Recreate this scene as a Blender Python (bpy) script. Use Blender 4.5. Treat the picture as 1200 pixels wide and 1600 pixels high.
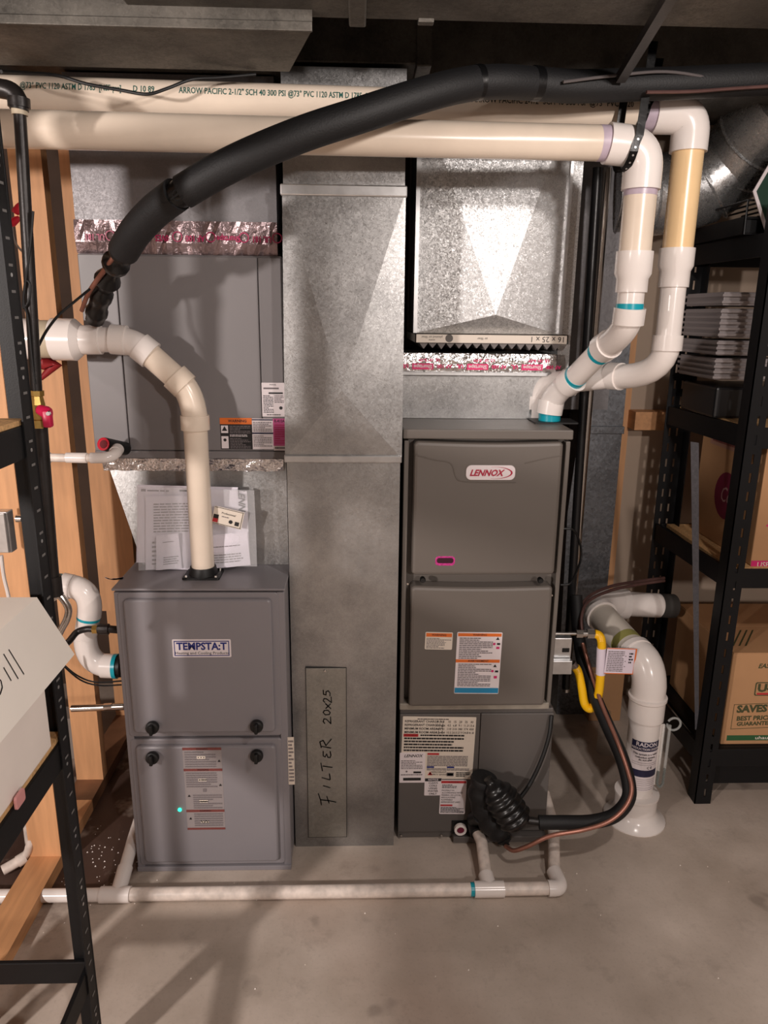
import bpy, bmesh, math, random
from mathutils import Vector as V, Matrix
random.seed(7)
S = bpy.context.scene
for o in list(bpy.data.objects): bpy.data.objects.remove(o)
C = S.collection
# ---------------------------------------------------------------- camera
F, PITCH, YAW, ROLL, EYE = 1150.0, 14.99, -1.99, 0.67, V((0, 0, 1.5))
def _basis():
    p, y, r = (math.radians(a) for a in (PITCH, YAW, ROLL))
    f0 = V((-math.sin(y), math.cos(y), 0)); r0 = V((math.cos(y), math.sin(y), 0))
    f = f0*math.cos(p) - V((0, 0, math.sin(p))); u0 = r0.cross(f)
    return r0*math.cos(r)+u0*math.sin(r), u0*math.cos(r)-r0*math.sin(r), f
CR, CU, CF = _basis()
cam = bpy.data.objects.new('camera', bpy.data.cameras.new('camera')); C.objects.link(cam)
cam.data.sensor_fit = 'VERTICAL'; cam.data.sensor_height = 36; cam.data.lens = 36*F/1600
cam.data.clip_start = .02
cam.matrix_world = Matrix(((CR.x, CU.x, -CF.x, EYE.x), (CR.y, CU.y, -CF.y, EYE.y), (CR.z, CU.z, -CF.z, EYE.z), (0, 0, 0, 1)))
S.camera = cam
# ---------------------------------------------------------------- world, lamps, exposure
w = bpy.data.worlds.new('world'); S.world = w; w.use_nodes = True
w.node_tree.nodes['Background'].inputs[0].default_value = (.9, .92, 1, 1); w.node_tree.nodes['Background'].inputs[1].default_value = .12
S.view_settings.view_transform = 'Standard'; S.view_settings.look = 'None'; S.view_settings.gamma = 1
S.view_settings.use_curve_mapping = False; S.view_settings.exposure = 0.3
def lamp(name, loc, power, radius, col):
    l = bpy.data.lights.new(name, 'POINT'); l.energy = power; l.shadow_soft_size = radius; l.color = col
    o = bpy.data.objects.new(name, l); o.location = loc; C.objects.link(o); return o
lamp('bulb_left_room', (-1.9, -.8, 1.62), 185, .07, (1, .9, .85))
lamp('bulb_behind', (1.0, -1.2, 1.85), 72, .06, (1, .91, .86))
lamp('bulb_overhead', (.75, .62, 1.97), 24, .035, (1, .9, .84))
# ---------------------------------------------------------------- helpers
def P(x, y, Y=None, Z=None, X=None):          # the point of the world seen at (x, y) of the photograph, on a plane Y=, Z= or X=
    d = CF + CR*((x-600)/F) - CU*((y-800)/F)
    t = Y/d.y if Y is not None else ((Z-EYE.z)/d.z if Z is not None else X/d.x)
    return EYE + d*t
def lin(c): return tuple(((v/255+.055)/1.055)**2.4 if v > 10 else v/255/12.92 for v in c)
MATS = {}
def mat(name, rgb, rough=.5, metal=0., noise=0., nscale=20., bump=0., bscale=200., spec=.5, emit=None, es=1., alpha=1., trans=0., grain=None, dist=.002):
    if name in MATS: return MATS[name]
    m = bpy.data.materials.new(name); m.use_nodes = True; n = m.node_tree.nodes; L = m.node_tree.links; b = n['Principled BSDF']
    c = rgb if max(rgb) <= 1 else lin(rgb)
    b.inputs['Base Color'].default_value = (*c, 1); b.inputs['Roughness'].default_value = rough; b.inputs['Metallic'].default_value = metal
    b.inputs['Specular IOR Level'].default_value = spec
    if alpha < 1: b.inputs['Alpha'].default_value = alpha
    if trans: b.inputs['Transmission Weight'].default_value = trans
    if emit: b.inputs['Emission Color'].default_value = (*lin(emit), 1); b.inputs['Emission Strength'].default_value = es
    if noise or bump:
        tc = n.new('ShaderNodeTexCoord')
        src = tc.outputs['Object']
        if grain:
            mp = n.new('ShaderNodeMapping'); mp.inputs['Scale'].default_value = grain; L.new(src, mp.inputs[0]); src = mp.outputs[0]
    if noise:
        t = n.new('ShaderNodeTexNoise'); t.inputs['Scale'].default_value = nscale; t.inputs['Detail'].default_value = 6; L.new(src, t.inputs['Vector'])
        r = n.new('ShaderNodeValToRGB'); r.color_ramp.elements[0].position = .3; r.color_ramp.elements[1].position = .7
        r.color_ramp.elements[0].color = (*[v*(1-noise) for v in c], 1); r.color_ramp.elements[1].color = (*[min(1, v*(1+noise)) for v in c], 1)
        L.new(t.outputs['Fac'], r.inputs[0]); L.new(r.outputs[0], b.inputs['Base Color'])
    if bump:
        t = n.new('ShaderNodeTexNoise'); t.inputs['Scale'].default_value = bscale; t.inputs['Detail'].default_value = 4; L.new(src, t.inputs['Vector'])
        bp = n.new('ShaderNodeBump'); bp.inputs['Strength'].default_value = bump; bp.inputs['Distance'].default_value = dist
        L.new(t.outputs['Fac'], bp.inputs['Height']); L.new(bp.outputs[0], b.inputs['Normal'])
    MATS[name] = m; return m
def galv(name, rgb, rough, scale=90, amp=.25, bump=.3, metal=.85, cloud=.12):
    if name in MATS: return MATS[name]
    m = bpy.data.materials.new(name); m.use_nodes = True; n = m.node_tree.nodes; L = m.node_tree.links; b = n['Principled BSDF']
    c = lin(rgb); b.inputs['Metallic'].default_value = metal
    tc = n.new('ShaderNodeTexCoord')
    nz = n.new('ShaderNodeTexNoise'); nz.inputs['Scale'].default_value = scale*.8; nz.inputs['Detail'].default_value = 3; L.new(tc.outputs['Object'], nz.inputs['Vector'])
    mx = n.new('ShaderNodeVectorMath'); mx.operation = 'MULTIPLY_ADD'; mx.inputs[1].default_value = (.02, .02, .02)
    L.new(nz.outputs['Color'], mx.inputs[0]); L.new(tc.outputs['Object'], mx.inputs[2])
    v = n.new('ShaderNodeTexVoronoi'); v.inputs['Scale'].default_value = scale; L.new(mx.outputs[0], v.inputs['Vector'])
    cl = n.new('ShaderNodeTexNoise'); cl.inputs['Scale'].default_value = 7; cl.inputs['Detail'].default_value = 8; cl.inputs['Roughness'].default_value = .65; L.new(tc.outputs['Object'], cl.inputs['Vector'])
    sep = n.new('ShaderNodeSeparateColor'); L.new(v.outputs['Color'], sep.inputs[0])
    def mth(op, a, bb):
        x = n.new('ShaderNodeMath'); x.operation = op
        for i, q in enumerate((a, bb)):
            if isinstance(q, (int, float)): x.inputs[i].default_value = q
            else: L.new(q, x.inputs[i])
        return x.outputs[0]
    k = mth('ADD', mth('MULTIPLY', mth('SUBTRACT', sep.outputs[0], .5), amp*2), mth('MULTIPLY', mth('SUBTRACT', cl.outputs['Fac'], .5), cloud*4))
    k = mth('ADD', k, 1.0)
    vm = n.new('ShaderNodeVectorMath'); vm.operation = 'SCALE'; vm.inputs[0].default_value = c; L.new(k, vm.inputs['Scale']); L.new(vm.outputs[0], b.inputs['Base Color'])
    L.new(mth('ADD', rough-.08, mth('MULTIPLY', sep.outputs[1], .16)), b.inputs['Roughness'])
    if bump:
        nm = n.new('ShaderNodeVectorMath'); nm.operation = 'MULTIPLY_ADD'; nm.inputs[1].default_value = (bump,)*3
        sb = n.new('ShaderNodeVectorMath'); sb.operation = 'SUBTRACT'; sb.inputs[1].default_value = (.5, .5, .5); L.new(v.outputs['Color'], sb.inputs[0])
        g = n.new('ShaderNodeNewGeometry'); L.new(sb.outputs[0], nm.inputs[0]); L.new(g.outputs['Normal'], nm.inputs[2])
        no = n.new('ShaderNodeVectorMath'); no.operation = 'NORMALIZE'; L.new(nm.outputs[0], no.inputs[0]); L.new(no.outputs[0], b.inputs['Normal'])
    MATS[name] = m; return m
FONT = {}
def glyphs(s, weight=0., shear=0.):
    k = (s, weight, shear)
    if k not in FONT:
        cu = bpy.data.curves.new('t', 'FONT'); cu.body = s; cu.size = 1; cu.offset = weight; cu.shear = shear; cu.resolution_u = 2
        cu.align_x = 'CENTER'; cu.align_y = 'CENTER'
        o = bpy.data.objects.new('t', cu); me = o.to_mesh()
        FONT[k] = ([tuple(v.co) for v in me.vertices], [tuple(p.vertices) for p in me.polygons])
        o.to_mesh_clear(); bpy.data.objects.remove(o); bpy.data.curves.remove(cu)
    return FONT[k]
ORIG = {}
class MB:
    def __init__(s): s.v = []; s.f = []; s.m = []; s.sm = []; s.mats = []
    def mi(s, m):
        if m not in s.mats: s.mats.append(m)
        return s.mats.index(m)
    def add(s, vs, fs, m, smooth=False):
        b = len(s.v); s.v += [V(q) for q in vs]; i = s.mi(m)
        for f in fs: s.f.append([b+q for q in f]); s.m.append(i); s.sm.append(smooth)
        return s
    def box(s, x0, x1, y0, y1, z0, z1, m, bev=0.):
        if bev:
            bm = bmesh.new(); bmesh.ops.create_cube(bm, size=1)
            for q in bm.verts: q.co = V(((x0+x1)/2+q.co.x*(x1-x0), (y0+y1)/2+q.co.y*(y1-y0), (z0+z1)/2+q.co.z*(z1-z0)))
            bmesh.ops.bevel(bm, geom=bm.edges[:], offset=bev, segments=2, affect='EDGES', profile=.5); bm.verts.index_update()
            s.add([q.co.copy() for q in bm.verts], [[q.index for q in f.verts] for f in bm.faces], m); bm.free(); return s
        vs = [(x, y, z) for x in (x0, x1) for y in (y0, y1) for z in (z0, z1)]
        return s.add(vs, [(0, 1, 3, 2), (4, 6, 7, 5), (0, 4, 5, 1), (2, 3, 7, 6), (0, 2, 6, 4), (1, 5, 7, 3)], m)
    def hexa(s, a, b, m):                      # two matching quads (lists of four points) joined to a solid
        return s.add(list(a)+list(b), [(3, 2, 1, 0), (4, 5, 6, 7), (0, 1, 5, 4), (1, 2, 6, 5), (2, 3, 7, 6), (3, 0, 4, 7)], m)
    def bar(s, a, b, wd, th, m, side=V((1, 0, 0))):   # bar from a to b, width along side
        a, b = V(a), V(b); d = (b-a).normalized(); sd = (side-d*side.dot(d)).normalized(); n = d.cross(sd)
        q = [sd*wd/2*i+n*th/2*j for i, j in ((-1, -1), (1, -1), (1, 1), (-1, 1))]
        return s.hexa([a+k for k in q], [b+k for k in q], m)
    def tube(s, pts, r, m, seg=20, cap=True, smooth=True):
        pts = [V(p) for p in pts]; n = len(pts); rs = r if isinstance(r, (list, tuple)) else [r]*n
        tg = [(pts[min(i+1, n-1)]-pts[max(i-1, 0)]) for i in range(n)]
        for i in range(n):
            if tg[i].length < 1e-7: tg[i] = tg[i-1] if i else pts[-1]-pts[0]
            tg[i] = tg[i].normalized()
        u = tg[0].orthogonal().normalized(); vs = []
        for i in range(n):
            u = (u-tg[i]*u.dot(tg[i])).normalized(); w_ = tg[i].cross(u)
            for k in range(seg):
                a = 2*math.pi*k/seg; vs.append(pts[i]+(u*math.cos(a)+w_*math.sin(a))*rs[i])
        fs = [(i*seg+k, i*seg+(k+1) % seg, (i+1)*seg+(k+1) % seg, (i+1)*seg+k) for i in range(n-1) for k in range(seg)]
        s.add(vs, fs, m, smooth)
        if cap:
            s.add(vs[:seg], [list(range(seg))[::-1]], m); s.add(vs[-seg:], [list(range(seg))], m)
        return s
    def ring(s, a, b, ro, ri, m, seg=20):      # open collar
        a, b = V(a), V(b); return s.tube([b, b, a, a, b, b], [ri, ri, ri, ro, ro, ri], m, seg, cap=False, smooth=False) if False else s.tube([a, a, b, b], [ri, ro, ro, ri], m, seg, cap=True)
    def lathe(s, prof, o, ax, m, seg=24):      # profile of (distance along axis, radius)
        o, ax = V(o), V(ax).normalized(); u = ax.orthogonal().normalized(); w_ = ax.cross(u); n = len(prof); vs = []
        for t, r in prof:
            for k in range(seg):
                a = 2*math.pi*k/seg; vs.append(o+ax*t+(u*math.cos(a)+w_*math.sin(a))*max(r, 1e-5))
        fs = [(i*seg+k, i*seg+(k+1) % seg, (i+1)*seg+(k+1) % seg, (i+1)*seg+k) for i in range(n-1) for k in range(seg)]
        s.add(vs, fs, m, True)
        s.add(vs[:seg], [list(range(seg))[::-1]], m); s.add(vs[-seg:], [list(range(seg))], m); return s
    def panel(s, o, r, u, wd, ht, m, rad=.01, dep=.01, edge=.003, seg=5):    # rounded plate centred on o, facing r x u, its back at o - n*dep
        o, r, u = V(o), V(r).normalized(), V(u).normalized(); n = r.cross(u)
        def ring(ins, off):
            out = []; rr = max(rad-ins, .0004); a, b = wd/2-ins-rr, ht/2-ins-rr
            for cx, cy, st in ((a, b, 0), (-a, b, 1), (-a, -b, 2), (a, -b, 3)):
                for k in range(seg+1):
                    t = (st+k/seg)*math.pi/2; out.append(o+r*(cx+rr*math.cos(t))+u*(cy+rr*math.sin(t))+n*off)
            return out
        R = [ring(0, -dep), ring(0, -edge), ring(edge*.35, -edge*.35), ring(edge, 0)] if edge else [ring(0, -dep), ring(0, 0)]
        N = len(R[0]); vs = [q for g in R for q in g]
        fs = [(i*N+k, i*N+(k+1) % N, (i+1)*N+(k+1) % N, (i+1)*N+k) for i in range(len(R)-1) for k in range(N)]
        fs += [list(range(N))[::-1], [(len(R)-1)*N+k for k in range(N)]]
        return s.add(vs, fs, m)
    def text(s, t, o, r, u, size, m, weight=0., shear=0., sx=1., align='C'):
        vs, fs = glyphs(t, weight, shear)
        if not vs: return s
        o, r, u = V(o), V(r).normalized(), V(u).normalized()
        dx = 0 if align == 'C' else (-min(q[0] for q in vs) if align == 'L' else -max(q[0] for q in vs))
        return s.add([o+r*((q[0]+dx)*size*sx)+u*(q[1]*size) for q in vs], fs, m)
    def build(s, name, parent=None, **props):
        me = bpy.data.meshes.new(name); off = ORIG.get(parent.name, V((0, 0, 0))) if parent else V((0, 0, 0))
        me.from_pydata([q-off for q in s.v], [], s.f)
        for m in s.mats: me.materials.append(m)
        me.polygons.foreach_set('material_index', s.m); me.polygons.foreach_set('use_smooth', s.sm); me.update()
        if any(s.sm): me.set_sharp_from_angle(angle=math.radians(38))
        o = bpy.data.objects.new(name, me); C.objects.link(o)
        if parent: o.parent = parent; ORIG[o.name] = off
        for k, q in props.items(): o[k] = q
        return o
def thing(name, label, cat, loc, group=None):
    o = bpy.data.objects.new(name, None); o.empty_display_size = .05; C.objects.link(o); o.location = loc; ORIG[o.name] = V(loc)
    o['label'] = label; o['category'] = cat
    if group: o['group'] = group
    return o
def solo(b, name, label, cat, group=None):     # a thing that is one mesh; origin moved to its base
    lo = V((min(q.x for q in b.v), min(q.y for q in b.v), min(q.z for q in b.v))); hi = V((max(q.x for q in b.v), max(q.y for q in b.v), 0))
    c = V(((lo.x+hi.x)/2, (lo.y+hi.y)/2, lo.z)); b.v = [q-c for q in b.v]; o = b.build(name); o.location = c
    o['label'] = label; o['category'] = cat
    if group: o['group'] = group
    return o
def struct(b, name, **k): return b.build(name, kind='structure', **k)
def smooth(pts, n=6):                          # Catmull-Rom through points
    pts = [V(p) for p in pts]; q = [pts[0]*2-pts[1]]+pts+[pts[-1]*2-pts[-2]]; out = []
    for i in range(1, len(q)-2):
        a, b, c, d = q[i-1:i+3]
        for k in range(n):
            t = k/n; out.append(.5*((2*b)+(c-a)*t+(2*a-5*b+4*c-d)*t*t+(3*b-a-3*c+d)*t**3))
    return out+[pts[-1]]
def bend(a, c, b, n=8):                        # quadratic elbow from a round corner c to b
    a, c, b = V(a), V(c), V(b); return [a*(1-t)**2+c*2*t*(1-t)+b*t*t for t in [k/n for k in range(n+1)]]
X_, Y_, Z_ = V((1, 0, 0)), V((0, 1, 0)), V((0, 0, 1))
def frame(x0, y0, x1, y1, Y, tilt=None):       # rectangle between two photograph corners on plane Y: centre, right, up, width, height
    a, b, c = P(x0, y0, Y), P(x1, y0, Y), P(x0, y1, Y)
    o = (b+P(x0, y1, Y))/2; o = (P(x0, y0, Y)+P(x1, y1, Y))/2; t = math.radians(tilt or 0)
    r = V((math.cos(t), 0, math.sin(t))); u = V((-math.sin(t), 0, math.cos(t)))
    return o, r, u, (b-a).length, (c-a).length
def sticker(parent, name, fr, base, items, rad=.003, label=None, dep=.0012):
    o, r, u, wd, ht = fr; n = r.cross(u); B = MB(); B.panel(o, r, u, wd, ht, base, rad, dep, .0003, 3)
    rnd = random.Random(name+str(round(o.x, 3)))
    lay = [0]
    def pt(x, y, k=1): return o+r*((x-.5)*wd)+u*((.5-y)*ht)+n*(.0002+.00012*lay[0])
    def rect(x0, y0, x1, y1, m, k=1): B.add([pt(x0, y1, k), pt(x1, y1, k), pt(x1, y0, k), pt(x0, y0, k)], [(0, 1, 2, 3)], m)
    for it in items:
        lay[0] = min(lay[0]+1, 9)
        if it[0] == 'bar': rect(*it[1:5], it[5])
        elif it[0] == 'lines':
            _, x0, y0, x1, y1, cnt, m = it; ph = (y1-y0)/cnt
            for i in range(cnt):
                y = y0+ph*i; x = x0; end = x1 if rnd.random() < .75 else x0+(x1-x0)*rnd.uniform(.5, .9)
                while x < end:
                    l = rnd.uniform(.03, .11)*min(1, .12/wd); rect(x, y+ph*.2, min(x+l, end), y+ph*.72, m, 2); x += l+.012*min(1.6, .1/wd)
        elif it[0] == 'text':
            _, t, x, y, h, m = it[:6]; kw = it[6] if len(it) > 6 else {}
            B.text(t, pt(x, y, 3), r, u, h*ht, m, **kw)
        elif it[0] == 'disc':
            _, x, y, rr, m = it; vs = [pt(x, y, 3)+r*(math.cos(a)*rr*ht)+u*(math.sin(a)*rr*ht) for a in [2*math.pi*k/14 for k in range(14)]]; B.add(vs, [list(range(14))], m)
        elif it[0] == 'tri':
            _, x, y, rr, m = it; vs = [pt(x, y, 3)+r*(math.cos(a)*rr*ht)+u*(math.sin(a)*rr*ht) for a in [math.pi/2+2*math.pi*k/3 for k in range(3)]]; B.add(vs, [(0, 1, 2)], m)
    p = {'label': label} if label else {}
    return B.build(name, parent, **p)
# ---------------------------------------------------------------- materials
M_temp = mat('grey_enamel', (136, 132, 136), .38, noise=.03, nscale=6, bump=.05, bscale=500)
M_coil = mat('grey_coil_enamel', (122, 118, 119), .42, noise=.04, nscale=5, bump=.05, bscale=500)
M_len = mat('taupe_enamel', (103, 96, 90), .45, noise=.02, nscale=6, bump=.12, bscale=900, dist=.001)
M_case = mat('dark_taupe_steel', (92, 87, 84), .42, noise=.05, nscale=6)
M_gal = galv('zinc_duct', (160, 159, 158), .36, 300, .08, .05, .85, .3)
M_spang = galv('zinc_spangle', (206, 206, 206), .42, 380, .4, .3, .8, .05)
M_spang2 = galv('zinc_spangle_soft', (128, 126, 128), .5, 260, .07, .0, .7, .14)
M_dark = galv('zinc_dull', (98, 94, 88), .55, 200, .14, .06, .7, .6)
M_edge = mat('zinc_edge', (205, 205, 205), .3, .85, noise=.1, nscale=40)
M_foil = mat('foil', (225, 222, 222), .18, 1., bump=.9, bscale=70, dist=.006)
M_pvc = mat('aged_pvc', (232, 216, 198), .24, noise=.06, nscale=9)
M_pvcw = mat('white_pvc', (238, 230, 225), .2, noise=.03, nscale=9)
M_pvct = mat('tan_pvc', (240, 206, 158), .25, noise=.05, nscale=9)
M_pvcd = mat('dirty_pvc', (226, 213, 203), .4, noise=.2, nscale=38)
M_teal = mat('teal_primer', (20, 160, 178), .3)
M_purp = mat('purple_primer', (188, 172, 186), .35, noise=.15, nscale=30)
M_foam = mat('black_foam', (17, 17, 19), .62, bump=.3, bscale=300)
M_tape = mat('black_tape', (14, 14, 15), .3, bump=.3, bscale=60)
M_blk = mat('black_steel', (24, 24, 26), .35, bump=.1, bscale=400)
M_rack = mat('rack_black', (15, 15, 17), .5, bump=.1, bscale=500, spec=.3)
M_iron = mat('black_iron', (42, 38, 37), .38, .3, noise=.3, nscale=30, bump=.15, bscale=120)
M_rub = mat('black_rubber', (12, 12, 13), .5)
M_hole = mat('slot_dark', (5, 5, 6), .9)
M_cop = mat('copper', (176, 124, 108), .4, .7, noise=.12, nscale=30)
M_copd = mat('copper_dull', (104, 76, 72), .45, .5, noise=.15, nscale=30)
M_brass = mat('brass', (200, 165, 95), .3, .9, noise=.15, nscale=60)
M_chrome = mat('bright_steel', (205, 200, 195), .22, 1., noise=.06, nscale=30)
M_yel = mat('yellow_coating', (246, 190, 20), .38)
M_red = mat('red_plastic', (205, 28, 52), .35)
M_mag = mat('magenta_handle', (196, 20, 70), .4)
M_wood = mat('pine', (214, 160, 114), .6, noise=.1, nscale=5, bump=.2, bscale=40, grain=(14, 14, 1.2))
M_woody = mat('pine_along', (206, 152, 106), .6, noise=.12, nscale=5, bump=.2, bscale=40, grain=(14, 1.2, 14))
M_woodw = mat('pine_wet', (120, 84, 60), .45, noise=.4, nscale=9)
M_chip = mat('particle_board', (214, 170, 118), .7, noise=.25, nscale=160)
M_card = mat('cardboard', (182, 138, 98), .75, noise=.04, nscale=12)
M_cardd = mat('cardboard_dark', (92, 62, 50), .8, noise=.08, nscale=12)
M_boxw = mat('white_board', (250, 242, 232), .6, noise=.02, nscale=10)
M_boxg = mat('white_board_worn', (246, 236, 228), .6, noise=.04, nscale=8)
M_dry = mat('drywall', (178, 158, 140), .85, noise=.04, nscale=4)
M_wallw = mat('painted_wall', (120, 110, 102), .85)
M_conc = mat('foundation_concrete', (150, 140, 132), .85, noise=.15, nscale=7)
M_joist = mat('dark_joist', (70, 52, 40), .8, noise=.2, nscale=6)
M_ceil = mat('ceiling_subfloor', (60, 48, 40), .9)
W_ = mat('label_white', (232, 222, 224), .45); K_ = mat('ink_black', (28, 26, 28), .5); G_ = mat('ink_grey', (120, 112, 114), .55)
R_ = mat('ink_red', (186, 44, 50), .5); O_ = mat('ink_orange', (226, 112, 40), .45); BL_ = mat('ink_blue', (28, 40, 120), .45)
CY_ = mat('ink_cyan', (28, 132, 176), .45); PK_ = mat('ink_pink', (216, 92, 156), .45); MG_ = mat('ink_magenta', (206, 40, 110), .45)
LM_ = mat('ink_logo', (178, 24, 62), .4); SIL_ = mat('label_silver', (150, 142, 142), .4); DM_ = mat('ink_faded_red', (120, 62, 58), .5)
GR_ = mat('ink_green', (42, 88, 52), .6); OL_ = mat('ink_olive', (70, 72, 44), .6); NV_ = mat('ink_navy', (34, 34, 66), .45); CR_ = mat('label_cream', (226, 214, 200), .45)
M_paper = mat('paper', (228, 222, 232), .6, noise=.02); M_poly = mat('clear_polythene', (245, 245, 248), .12, alpha=.18, bump=.6, bscale=25, dist=.01)
M_led = mat('green_led', (40, 220, 170), .3, emit=(30, 255, 190), es=2.5); M_glow = mat('magenta_glow', (150, 40, 100), .3, emit=(230, 60, 150), es=.18, noise=.6, nscale=160)
M_glass = mat('clear_tube', (235, 238, 236), .08, alpha=.22); M_fluid = mat('dark_fluid', (22, 50, 40), .15)
M_greenp = mat('green_plate', (20, 58, 44), .4)
# ================================================================ SETTING
def concrete_floor():
    m = bpy.data.materials.new('concrete_floor'); m.use_nodes = True; n = m.node_tree.nodes; L = m.node_tree.links; b = n['Principled BSDF']
    tc = n.new('ShaderNodeTexCoord')
    def noise(sc, det=6, ro=.55):
        t = n.new('ShaderNodeTexNoise'); t.inputs['Scale'].default_value = sc; t.inputs['Detail'].default_value = det; t.inputs['Roughness'].default_value = ro; L.new(tc.outputs['Object'], t.inputs['Vector']); return t.outputs['Fac']
    def ramp(f, p0, p1, c0, c1):
        r = n.new('ShaderNodeValToRGB'); r.color_ramp.elements[0].position = p0; r.color_ramp.elements[1].position = p1
        r.color_ramp.elements[0].color = (*c0, 1); r.color_ramp.elements[1].color = (*c1, 1); L.new(f, r.inputs[0]); return r.outputs[0]
    def mix(f, a, c, mode='MIX'):
        x = n.new('ShaderNodeMix'); x.data_type = 'RGBA'; x.blend_type = mode
        for i, q in ((0, f), (6, a), (7, c)):
            if isinstance(q, (int, float)): x.inputs[i].default_value = q
            elif isinstance(q, tuple): x.inputs[i].default_value = (*q, 1)
            else: L.new(q, x.inputs[i])
        return x.outputs[2]
    base = ramp(noise(3.2, 8, .6), .3, .7, lin((170, 156, 143)), lin((206, 192, 180)))
    base = mix(ramp(noise(1.1, 4), .5, .72, (0, 0, 0), (.55,)*3), base, lin((178, 150, 134)))
    base = mix(ramp(noise(9, 8, .7), .56, .72, (0, 0, 0), (.35,)*3), base, lin((120, 106, 96)))
    base = mix(ramp(noise(6, 3, .5), .64, .70, (0, 0, 0), (.4,)*3), base, lin((104, 92, 84)))
    base = mix(ramp(noise(120, 3), .55, .8, (0, 0, 0), (.18,)*3), base, lin((90, 82, 76)))
    # rust-brown water stain beside the left furnace: distance from its centre, edge broken up by noise
    mp = n.new('ShaderNodeMapping'); mp.inputs['Location'].default_value = (.86, -1.93, 0); L.new(tc.outputs['Object'], mp.inputs[0])
    sc = n.new('ShaderNodeMapping'); sc.inputs['Scale'].default_value = (1/.36, 1/.42, 1); L.new(mp.outputs[0], sc.inputs[0])
    ln = n.new('ShaderNodeVectorMath'); ln.operation = 'LENGTH'; L.new(sc.outputs[0], ln.inputs[0])
    ad = n.new('ShaderNodeMath'); ad.operation = 'MULTIPLY_ADD'; L.new(noise(9, 6, .6), ad.inputs[0]); ad.inputs[1].default_value = .9; L.new(ln.outputs['Value'], ad.inputs[2])
    hf = n.new('ShaderNodeMath'); hf.operation = 'MULTIPLY'; L.new(ad.outputs[0], hf.inputs[0]); hf.inputs[1].default_value = .5
    st = ramp(hf.outputs[0], .58, .71, (1, 1, 1), (0, 0, 0))
    st2 = ramp(noise(6, 4, .6), .56, .68, (.94,)*3, (.25,)*3)
    stm = mix(1.0, st, st2, 'MULTIPLY')
    base = mix(stm, base, lin((62, 38, 30)))
    L.new(base, b.inputs['Base Color'])
    L.new(ramp(noise(4, 6), .3, .7, (.42,)*3, (.62,)*3), b.inputs['Roughness'])
    bp = n.new('ShaderNodeBump'); bp.inputs['Strength'].default_value = .12; bp.inputs['Distance'].default_value = .004; L.new(noise(60, 6), bp.inputs['Height']); L.new(bp.outputs[0], b.inputs['Normal'])
    return m
struct(MB().box(-3.4, 2.7, -3, 2.82, -.1, 0, concrete_floor()), 'floor')
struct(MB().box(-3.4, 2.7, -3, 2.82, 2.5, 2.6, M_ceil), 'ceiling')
struct(MB().box(-3.5, 2.8, -3.1, -3, 0, 2.5, M_wallw), 'wall_front')
struct(MB().box(2.7, 2.8, -3, 2.82, 0, 2.5, M_wallw), 'wall_right')
wl = struct(MB().box(-3.5, -3.4, -3, 2.82, 0, 2.5, M_conc), 'wall_left')
DRX = P(962, 860, 2.70).x
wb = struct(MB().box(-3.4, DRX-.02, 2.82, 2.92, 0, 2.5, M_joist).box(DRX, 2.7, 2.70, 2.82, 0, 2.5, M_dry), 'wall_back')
MB().box(DRX-.05, DRX, 2.692, 2.82, .0, 2.5, M_wood).build('stud', wb)
# left stud partition
SX0, SX1 = -.91, -.825
for yy in (1.22, P(70, 1338, Z=.038).y, P(150, 1218, Z=.038).y, 2.50):
    MB().box(SX0, SX1, yy, yy+.038, .038, 1.968, M_wood).build('stud', wl)
MB().box(SX0, SX1, .3, 2.0, 0, .038, M_woody).box(SX0, SX1, 2.0, 2.8, 0, .038, M_woodw).build('bottom_plate', wl)
MB().box(SX0, SX1, .3, 2.8, 1.968, 2.006, M_woody).build('top_plate', wl)
MB().box(SX0+.02, SX1+.06, 2.40, 2.44, .5, 1.968, M_wood).build('stud', wl)
struct(MB().box(-1.5, P(131, 1160, 2.3).x, 2.28, 2.36, 0, P(118, 1118, 2.3).z, M_conc), 'trim_1')
# ceiling joists
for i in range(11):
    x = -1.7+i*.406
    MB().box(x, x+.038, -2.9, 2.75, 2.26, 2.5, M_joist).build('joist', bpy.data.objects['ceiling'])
# blocking on the back wall
b0 = P(983, 640, 2.69); b1 = P(1052, 668, 2.69)
MB().box(b0.x, b1.x+.1, 2.62, 2.70, b1.z, b0.z, M_woody).build('blocking', wb)
# debris
B = MB(); rnd = random.Random(3)
for i in range(120):
    x, y = (rnd.gauss(-.74, .09), rnd.gauss(1.75, .1)) if i < 95 else (rnd.uniform(-.55, 1.2), rnd.uniform(1.35, 1.75)) if i < 125 else (rnd.gauss(.42, .09), rnd.gauss(1.72, .05))
    s = rnd.uniform(.0008, .0024)
    B.add([(x-s, y-s, 0), (x+s, y-s*.6, 0), (x, y+s, 0), (x, y, s*1.4)], [(0, 1, 3), (1, 2, 3), (2, 0, 3), (2, 1, 0)], M_boxg)
o = B.build('floor_debris', kind='stuff'); o['label'] = 'pale crumbs of grit scattered on the concrete floor by the furnaces'; o['category'] = 'debris'
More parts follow.
